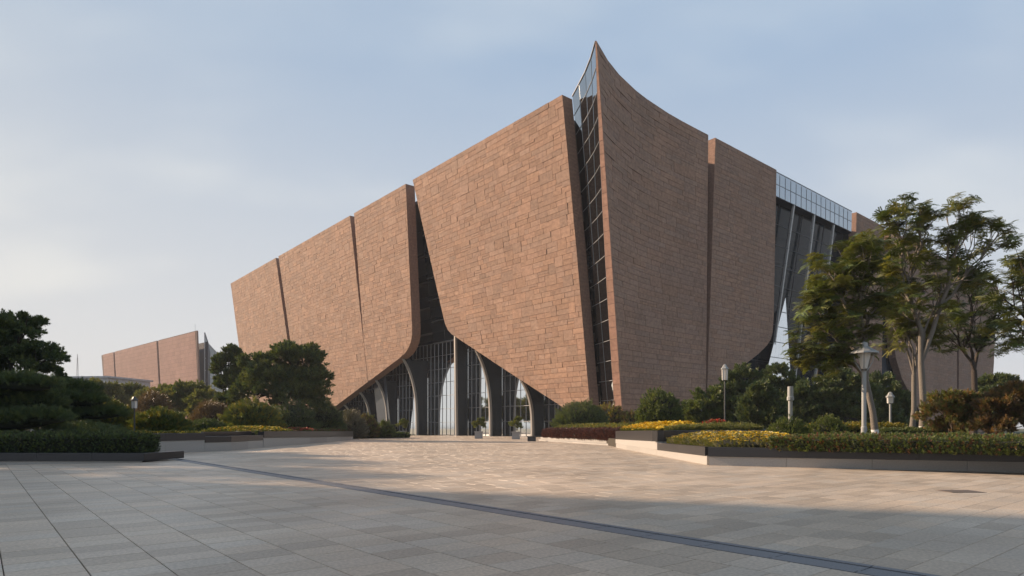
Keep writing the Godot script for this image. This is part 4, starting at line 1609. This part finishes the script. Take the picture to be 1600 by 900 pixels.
func cloud_pine(label: String, u: float, d: float, pads: Array, sd: int, cols: Array) -> void:
	var foot := at(u, d, 0.4 if d < 36 else 0.9)
	var root := thing("cloud_pruned_evergreen", label, "shrub", foot)
	var r := RandomNumberGenerator.new()
	r.seed = sd
	var g := Geo.new()
	g.col = Color(0.07, 0.055, 0.04)
	var top: Array = pads[0]
	var pt := at(top[0], d, hgt(top[1], d))
	var m1 := foot.lerp(pt, 0.4) + Vector3(0.25, 0, 0.1)
	g.tube([foot - Vector3.UP * 0.1, m1, foot.lerp(pt, 0.75) - Vector3(0.2, 0, 0), pt], [0.16, 0.13, 0.09, 0.05], 8)
	var places := []
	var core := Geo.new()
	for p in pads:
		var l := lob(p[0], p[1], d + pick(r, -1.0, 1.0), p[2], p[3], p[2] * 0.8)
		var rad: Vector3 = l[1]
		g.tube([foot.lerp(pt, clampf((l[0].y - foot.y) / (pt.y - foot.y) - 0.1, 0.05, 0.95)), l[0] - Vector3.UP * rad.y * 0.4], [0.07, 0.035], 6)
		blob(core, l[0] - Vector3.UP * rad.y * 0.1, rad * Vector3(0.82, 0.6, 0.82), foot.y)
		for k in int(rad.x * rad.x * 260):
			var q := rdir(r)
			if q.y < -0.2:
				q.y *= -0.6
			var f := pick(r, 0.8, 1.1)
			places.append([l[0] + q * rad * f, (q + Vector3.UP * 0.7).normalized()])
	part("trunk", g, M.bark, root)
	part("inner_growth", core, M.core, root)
	foliage("crown", root, "needle", places, 0.4, cols, sd + 1)

func feather_tree(label: String, foot: Vector3, fork: Vector3, lobes: Array, tips_n: int, trunk_r: float, size: float, cols: Array, bark: Color, sd: int, wash := 0.0, per_tip := 3, spread := 0.5) -> void:
	var root := thing("feather_leaved_tree", label, "tree", foot, "tall airy trees")
	var r := RandomNumberGenerator.new()
	r.seed = sd
	var total := 0.0
	for l in lobes:
		total += l[1].x * l[1].y
	var tips := []
	for l in lobes:
		for k in maxi(3, int(tips_n * l[1].x * l[1].y / total)):
			tips.append(l[0] + rdir(r) * l[1] * pow(r.randf(), 0.4))
	var g := Geo.new()
	g.col = bark
	var mid := foot.lerp(fork, 0.5) + Vector3(0.06, 0, 0.05)
	var w0 := foot + (mid - foot).normalized() * wash
	g.tube([w0 if wash else foot - Vector3.UP * 0.1, mid, fork], [trunk_r * 1.08, trunk_r * 0.95, trunk_r * 0.85], 10)
	branches(g, fork, tips, trunk_r * 0.105, r, 0, 0.4)
	part("trunk", g, M.bark, root)
	if wash:
		var lw := Geo.new()
		lw.tube([foot - Vector3.UP * 0.3, w0], [trunk_r * 1.3, trunk_r * 1.1], 10)
		part("limewashed_base", lw, M.limewash, root)
	var places := []
	for t in tips:
		places.append([t, Vector3.UP])
		for k in per_tip - 1:
			places.append([t + rdir(r) * Vector3(spread, spread * 0.6, spread), (rdir(r) * 0.5 + Vector3.UP).normalized()])
	foliage("crown", root, "feather", places, size, cols, sd + 1)

func right_side() -> void:
	var pale := Color(0.24, 0.215, 0.18)
	var dark := Color(0.075, 0.06, 0.05)
	feather_tree("bushy airy tree with a leaning whitewashed trunk behind the big lantern", at(1370, 31, 0.66), at(1352, 31, hgt(590, 31)),
		[lob(1300, 440, 31, 48, 44), lob(1345, 400, 31, 42, 36), lob(1270, 500, 31, 34, 40), lob(1320, 520, 31, 50, 40), lob(1285, 565, 31, 38, 28), lob(1360, 470, 31, 40, 50), lob(1262, 548, 31, 26, 18)], 200, 0.155, 0.37, G_OLIVE + G_MID, pale, 301, 0.85, 3, 0.4)
	feather_tree("tallest airy tree, straight whitewashed trunk, crown against the sky", at(1441, 33, 0.66), at(1439, 33, hgt(566, 33)),
		[lob(1420, 350, 33, 44, 44), lob(1470, 345, 33, 50, 40), lob(1530, 370, 33, 46, 34), lob(1430, 420, 33, 46, 40), lob(1500, 420, 33, 50, 34), lob(1400, 330, 33, 22, 24), lob(1560, 360, 33, 26, 18), lob(1440, 480, 33, 46, 40)], 170, 0.17, 0.37, G_MID + G_OLIVE, pale, 311, 1.0, 3, 0.4)
	feather_tree("slender airy tree with a whitewashed foot beside the tallest one", at(1423, 35, 0.66), at(1428, 35, hgt(585, 35)),
		[lob(1395, 460, 35, 34, 40), lob(1410, 520, 35, 30, 34), lob(1450, 510, 35, 34, 34), lob(1385, 400, 35, 26, 30)], 64, 0.14, 0.36, G_OLIVE, pale, 321, 0.9, 3, 0.4)
	feather_tree("dark stemmed airy tree forking low in front of the stone wall", at(1521, 43, 0.66), at(1522, 43, hgt(578, 43)),
		[lob(1480, 500, 43, 40, 30), lob(1540, 480, 43, 44, 34), lob(1510, 530, 43, 46, 24), lob(1500, 450, 43, 40, 26), lob(1560, 520, 43, 30, 30)], 84, 0.2, 0.44, G_DARK + G_MID, dark, 331, 0.0, 3, 0.5)
	feather_tree("half seen airy tree leaning in from the picture's edge", at(1660, 34, 0.66), at(1650, 34, hgt(600, 34)),
		[lob(1590, 450, 34, 40, 40), lob(1630, 420, 34, 50, 50), lob(1585, 520, 34, 36, 40), lob(1600, 400, 34, 26, 20), lob(1650, 520, 34, 40, 44)], 110, 0.17, 0.38, G_MID + G_OLIVE, dark, 341, 0.0, 3, 0.45)
	# the dark bank of tall shrubs at the foot of the wall
	var n := 0
	for e in [[1108, 66, 604, 66, "tall shrub with sunlit side under the slim white lantern"], [1160, 66, 576, 72, "tallest dark shrub just beyond the slim white lantern"], [1215, 70, 572, 66, "dark pointed shrub in front of the bright glass wedge"], [1188, 60, 600, 60, "dense dark shrub between the slim lantern and grey post"],
			[1265, 62, 596, 76, "dark shrub directly behind the grey sleeve post"], [1318, 62, 580, 84, "large dark shrub behind the leaning tree's trunk"], [1372, 64, 590, 76, "dark shrub behind the small square lantern"], [1404, 66, 618, 46, "low dark shrub behind the whitewashed trunks"], [1560, 60, 590, 80, "dark shrub at the foot of the museum's end wall"]]:
		var d: float = e[1]
		var w: float = e[3]
		leafy_tree("tall_shrub", e[4], at(e[0], d, 0.66), 1.0, 0.14, [lob(e[0], e[2] + 22, d, w * 0.36, 22), lob(e[0] - w * 0.25, e[2] + 44, d, w * 0.36, 24), lob(e[0] + w * 0.25, e[2] + 42, d, w * 0.36, 24), lob(e[0], e[2] + 66, d, w * 0.5, 28)], "dark", 2300, 80, 0.55, (G_MID if n == 0 else G_DARK), dark, 401 + n * 4, "dark shrubs below the side wall")
		n += 1
	dome("round leafy shrub below the prow's shaded stone wall", "dome_shrub", 1030, 62, 611, 662, 64, "broad", 2600, 0.34, G_MID, 451, "clipped shrubs by the prow")
	dome("low clipped dome with white specks below the great slab", "dome_shrub", 908, 80, 630, 668, 78, "needle", 2600, 0.5, G_DARK + G_MID, 455, "clipped shrubs by the prow")
	dome("loose yellowish shrub at the foot of the prow glazing", "loose_shrub", 952, 86, 634, 672, 60, "fine", 1200, 0.55, G_YELLOW + BROWN, 459)
	dome("loose brownish shrub at the foot of the prow's edge", "loose_shrub", 986, 84, 646, 672, 44, "fine", 800, 0.5, BROWN + G_OLIVE, 463)
	dome("small dark shrub between the round shrub and tall shrubs", "loose_shrub", 1072, 68, 640, 668, 40, "dark", 900, 0.45, G_DARK, 467)
	bed("purple_hedge", "long low hedge of purple leaves by the museum corner", "hedge", pv([9.2, 54.9, 3.6, 76.6, 4.8, 77.2, 11.2, 56.0]), 0.42, 1.05, "broad", 3600, 0.3, PURPLE, 471, 0.25)
	bed("green_border", "yellow green border plants behind the purple hedge", "flower bed", pv([11.4, 56.4, 5.0, 77.6, 8.0, 82.0, 15.0, 60.0]), 0.42, 1.35, "fine", 2600, 0.4, G_OLIVE + G_YELLOW, 475, 0.3)
	var yel := [Color(0.62, 0.40, 0.015), Color(0.72, 0.50, 0.02), Color(0.66, 0.45, 0.02)]
	bed("flower_mound", "bright yellow flower mound on the upper planter's sunlit side", "flower bed", pv([8.65, 38.0, 8.7, 51.2, 14.0, 51.5, 13.4, 42.4, 10.4, 39.4]), 1.2, 0.62, "fine", 5200, 0.16, G_MID, 481, 0.75, "bloom", 5200, 0.34, yel)
	bed("green_mound", "olive green clipped mound filling the upper planter's shaded corner", "hedge", pv([8.95, 37.4, 10.5, 38.9, 13.6, 41.9, 17.0, 43.6, 17.3, 46.2, 13.9, 45.4]), 1.2, 0.62, "fine", 2600, 0.24, G_OLIVE, 485, 0.5)
	bed("red_flower_patch", "round patch of scarlet flowers behind the upper planter", "flower bed", pv([14.6, 48.6, 16.2, 48.2, 16.9, 49.6, 16.2, 51.0, 14.8, 50.6]), 1.25, 1.0, "fine", 500, 0.22, G_DARK, 489, 0.6, "bloom", 900, 0.26, [Color(0.50, 0.025, 0.015), Color(0.60, 0.06, 0.02)])
	bed("pale_flower_bed", "yellow and cream flowers spilling to the front planter's corner", "flower bed", pv([8.75, 27.3, 8.7, 35.8, 11.4, 37.6, 15.0, 36.0, 13.6, 29.5, 11.6, 25.5]), 0.66, 0.6, "fine", 2400, 0.18, G_OLIVE + [Color(0.30, 0.27, 0.17)], 493, 0.6, "bloom", 3400, 0.25, yel + [Color(0.5, 0.42, 0.2)])
	bed("red_tipped_hedge", "long red tipped clipped hedge along the front planter", "hedge", pv([10.4, 25.95, 17.2, 21.05, 20.5, 19.2, 22.2, 21.4, 18.0, 24.2, 13.2, 28.4]), 0.66, 0.66, "broad", 7000, 0.145, G_MID + G_MID + G_DARK + [Color(0.20, 0.085, 0.045), Color(0.16, 0.10, 0.05)], 497, 0.3)
	bed("grass_tuft", "short green grass at the planter's far end", "grass", pv([17.3, 20.6, 22.0, 17.6, 24.0, 20.0, 20.0, 22.4]), 0.62, 0.3, "fine", 900, 0.18, [Color(0.06, 0.11, 0.03)], 501, 0.2)
	dome("squat clipped bush around the grey sleeve post's foot", "dome_shrub", 1231, 33, 655, 690, 60, "broad", 2200, 0.16, G_MID, 511, "clipped bushes in the front planter", 1, 0.66)
	dome("squat clipped bush just before the big lantern", "dome_shrub", 1293, 33.5, 653, 690, 64, "broad", 2200, 0.16, G_MID, 515, "clipped bushes in the front planter", 1, 0.66)
	bed("golden_hedge", "golden topped clipped hedge behind the big lantern's foot", "hedge", pv([17.0, 35.0, 22.4, 36.2, 22.4, 37.6, 16.8, 36.6]), 0.66, 1.28, "broad", 2600, 0.17, G_YELLOW + [Color(0.34, 0.26, 0.03)], 519, 0.25)
	bed("green_hedge", "deep green clipped hedge below the whitewashed trunks", "hedge", pv([18.2, 31.5, 22.8, 32.0, 22.9, 33.2, 18.2, 32.7]), 0.66, 0.95, "broad", 2400, 0.17, G_MID + G_DARK, 523, 0.25)
	maple("broad olive and rust leaved bush, the fuller of two", 1490, 31, [lob(1470, 650, 31, 30, 24), lob(1500, 632, 31, 30, 18), lob(1515, 655, 31, 28, 24), lob(1480, 630, 31, 26, 16), lob(1490, 672, 31, 40, 16)], G_OLIVE + RUST, 531)
	maple("rust brown leaved bush cut by the picture's edge", 1578, 28, [lob(1560, 640, 28, 30, 24), lob(1595, 622, 28, 34, 22), lob(1550, 668, 28, 28, 20), lob(1605, 655, 28, 34, 28)], RUST + BROWN, 541)

func maple(label: String, u: float, d: float, lobes: Array, cols: Array, sd: int) -> void:
	leafy_tree("maple_bush", label, at(u, d, 0.66), 0.35, 0.06, lobes, "fine", 3600, 120, 0.24, cols, Color(0.10, 0.075, 0.055), sd, "rusty bushes in the front planter")

func entrance_plants() -> void:
	var n := 0
	for e in [[629, 101, 655, "first potted plant left of the doors", 5], [748, 93, 655, "potted plant before the middle of the doors", 9], [806, 87, 656, "potted plant nearest the great slab's low end", 9]]:
		var d: float = e[1]
		var o := at(e[0], d)
		var root := thing("potted_plant", e[3] + ", square stone pot", "potted plant", o, "potted plants before the doors")
		var g := Geo.new()
		g.box(o + Vector3(-0.55, 0, -0.55), o + Vector3(0.55, 0.9, 0.55))
		g.box(o + Vector3(-0.62, 0.9, -0.62), o + Vector3(0.62, 1.05, 0.62))
		part("pot", g, M.pot, root)
		var l := [[o + Vector3(0, 1.8, 0), Vector3(0.75, 0.7, 0.75)], [o + Vector3(0.25, 2.4, 0), Vector3(0.5, 0.5, 0.5)]]
		foliage("foliage", root, "broad", lobes_places(l, 420, 20, 600 + n), 0.36, G_MID + G_OLIVE, 610 + n)
		n += 1
	dome("pale twiggy shrub left of the glass entrance", "loose_shrub", 548, 92, 648, 684, 36, "twig", 700, 0.8, [Color(0.16, 0.14, 0.10), Color(0.12, 0.12, 0.08)], 621, "loose shrubs by the glass entrance", 1, 0.3)
	dome("greyish shrub before the leftmost curved ribs", "loose_shrub", 572, 96, 650, 684, 34, "fine", 700, 0.6, G_OLIVE + BROWN, 625, "loose shrubs by the glass entrance", 1, 0.3)
	dome("small green shrub between two curved ribs", "loose_shrub", 602, 98, 660, 684, 24, "fine", 400, 0.55, G_MID, 629, "loose shrubs by the glass entrance", 1, 0.3)
	bed("entrance_hedge", "low dark hedge along the glass left of the doors", "hedge", pv([-26.0, 94.0, -16.0, 100.0, -16.6, 101.0, -27.0, 95.6]), 0.0, 0.75, "broad", 900, 0.4, G_DARK, 633, 0.2)


# ---------------------------------------------------------------- street furniture
func lamps() -> void:
	# big lantern
	var o := at(1350, 30, 0.66)
	var y1 := hgt(580, 30)
	var r := thing("big_lantern", "large flared lantern on a grey post beside the leaning trunk", "street lamp", o)
	var g := Geo.new()
	g.lathe([Vector2(0.13, o.y - 0.1), Vector2(0.13, o.y + 0.95), Vector2(0.105, o.y + 1.0), Vector2(0.10, y1), Vector2(0.16, y1 + 0.04), Vector2(0.0, y1 + 0.06)], 14, Vector3(o.x, 0, o.z))
	part("post", g, M.lamp_post, r)
	var c := Vector3(o.x, 0, o.z)
	for k in 4:
		var a := TAU * k / 4 + 0.5
		var b := Geo.new()
		var dd := Vector3(cos(a), 0, sin(a))
		b.bar(c + dd * 0.05 + Vector3.UP * (y1 - 0.1), c + dd * 0.36 + Vector3.UP * (y1 + 0.42), 0.04, 0.04)
		b.bar(c + dd * 0.36 + Vector3.UP * (y1 + 0.42), c + dd * 0.42 + Vector3.UP * (y1 + 0.85), 0.04, 0.04)
		part("bracket", b, M.lamp_post, r)
	var l := Geo.new()
	l.lathe([Vector2(0.0, y1 + 0.1), Vector2(0.14, y1 + 0.12), Vector2(0.30, y1 + 0.84)], 8, c)
	part("lantern_glass", l, M.lamp_glass, r)
	var p := Geo.new()
	p.lathe([Vector2(0.30, y1 + 0.84), Vector2(0.62, y1 + 0.82), Vector2(0.60, y1 + 0.9), Vector2(0.34, y1 + 1.05), Vector2(0.18, y1 + 1.16), Vector2(0.14, y1 + 1.34), Vector2(0.0, y1 + 1.4)], 12, c)
	part("cap", p, M.lamp_post, r)
	# slim white lantern
	small_lamp("slim_lantern", "slim white lantern with a domed cap above scarlet flowers", at(1132.5, 54, 1.2), hgt(594, 54), hgt(577, 54), hgt(569, 54), 0.26, 0.06, 6, M.lamp_dark)
	small_lamp("square_lantern", "small square lantern in front of the dark shrubs between trunks", at(1391, 40, 0.66), hgt(630, 40), hgt(621, 40), hgt(612, 40), 0.2, 0.06, 4, M.lamp_post)
	small_lamp("garden_lantern", "little white lantern with a pointed dark cap among left shrubs", at(210, 47, 0.9), hgt(638, 47), hgt(626, 47), hgt(619, 47), 0.2, 0.05, 4, M.lamp_dark)
	var q := at(1235, 38, 0.66)
	var s := thing("sleeve_post", "grey round post with a thicker sleeve and no lantern", "post", q)
	var a := Geo.new()
	var t1 := hgt(626, 38)
	var t2 := hgt(604, 38)
	a.lathe([Vector2(0.12, 0.5), Vector2(0.12, t1)], 12, Vector3(q.x, 0, q.z))
	part("post", a, M.lamp_post, s)
	var b := Geo.new()
	b.lathe([Vector2(0.12, t1), Vector2(0.2, t1 + 0.02), Vector2(0.2, t1 + 0.2), Vector2(0.165, t1 + 0.26), Vector2(0.16, t2), Vector2(0.0, t2 + 0.02)], 12, Vector3(q.x, 0, q.z))
	part("sleeve", b, M.lamp_post, s)

func small_lamp(called: String, label: String, o: Vector3, y0: float, y1: float, y2: float, w: float, pr: float, sides: int, dark: Material) -> void:
	var r := thing(called, label, "street lamp", o)
	var c := Vector3(o.x, 0, o.z)
	var g := Geo.new()
	g.lathe([Vector2(pr * 1.5, o.y - 0.2), Vector2(pr * 1.5, o.y + 0.3), Vector2(pr, o.y + 0.34), Vector2(pr, y0 - 0.06), Vector2(w * 0.6, y0), Vector2(0, y0)], 10, c)
	part("post", g, dark, r)
	var l := Geo.new()
	l.lathe([Vector2(w * 0.92, y0), Vector2(w, y1)], sides, c, 0.5)
	part("lantern_glass", l, M.lamp_glass, r)
	var f := Geo.new()
	for k in sides:
		var a := TAU * k / sides + 0.5
		var dd := Vector3(cos(a), 0, -sin(a))
		f.bar(c + dd * w * 0.94 + Vector3.UP * y0, c + dd * w * 1.02 + Vector3.UP * y1, 0.03, 0.03)
	part("frame", f, dark, r)
	var p := Geo.new()
	p.lathe([Vector2(0, y1), Vector2(w * 1.25, y1), Vector2(w * 1.25, y1 + 0.07), Vector2(w * 0.85, lerpf(y1, y2, 0.4)), Vector2(w * 0.5, lerpf(y1, y2, 0.85)), Vector2(0.0, y2)], maxi(sides, 6), c, 0.5)
	part("cap", p, M.lamp_post if sides == 6 else dark, r)


func _ready() -> void:
	rng.seed = 7
	materials()
	stage()
	ground()
	print("ground")
	museum()
	sibling()
	low_block()
	print("buildings")
	channel()
	planters()
	left_side()
	shade_trees()
	right_side()
	entrance_plants()
	lamps()
	print("done")
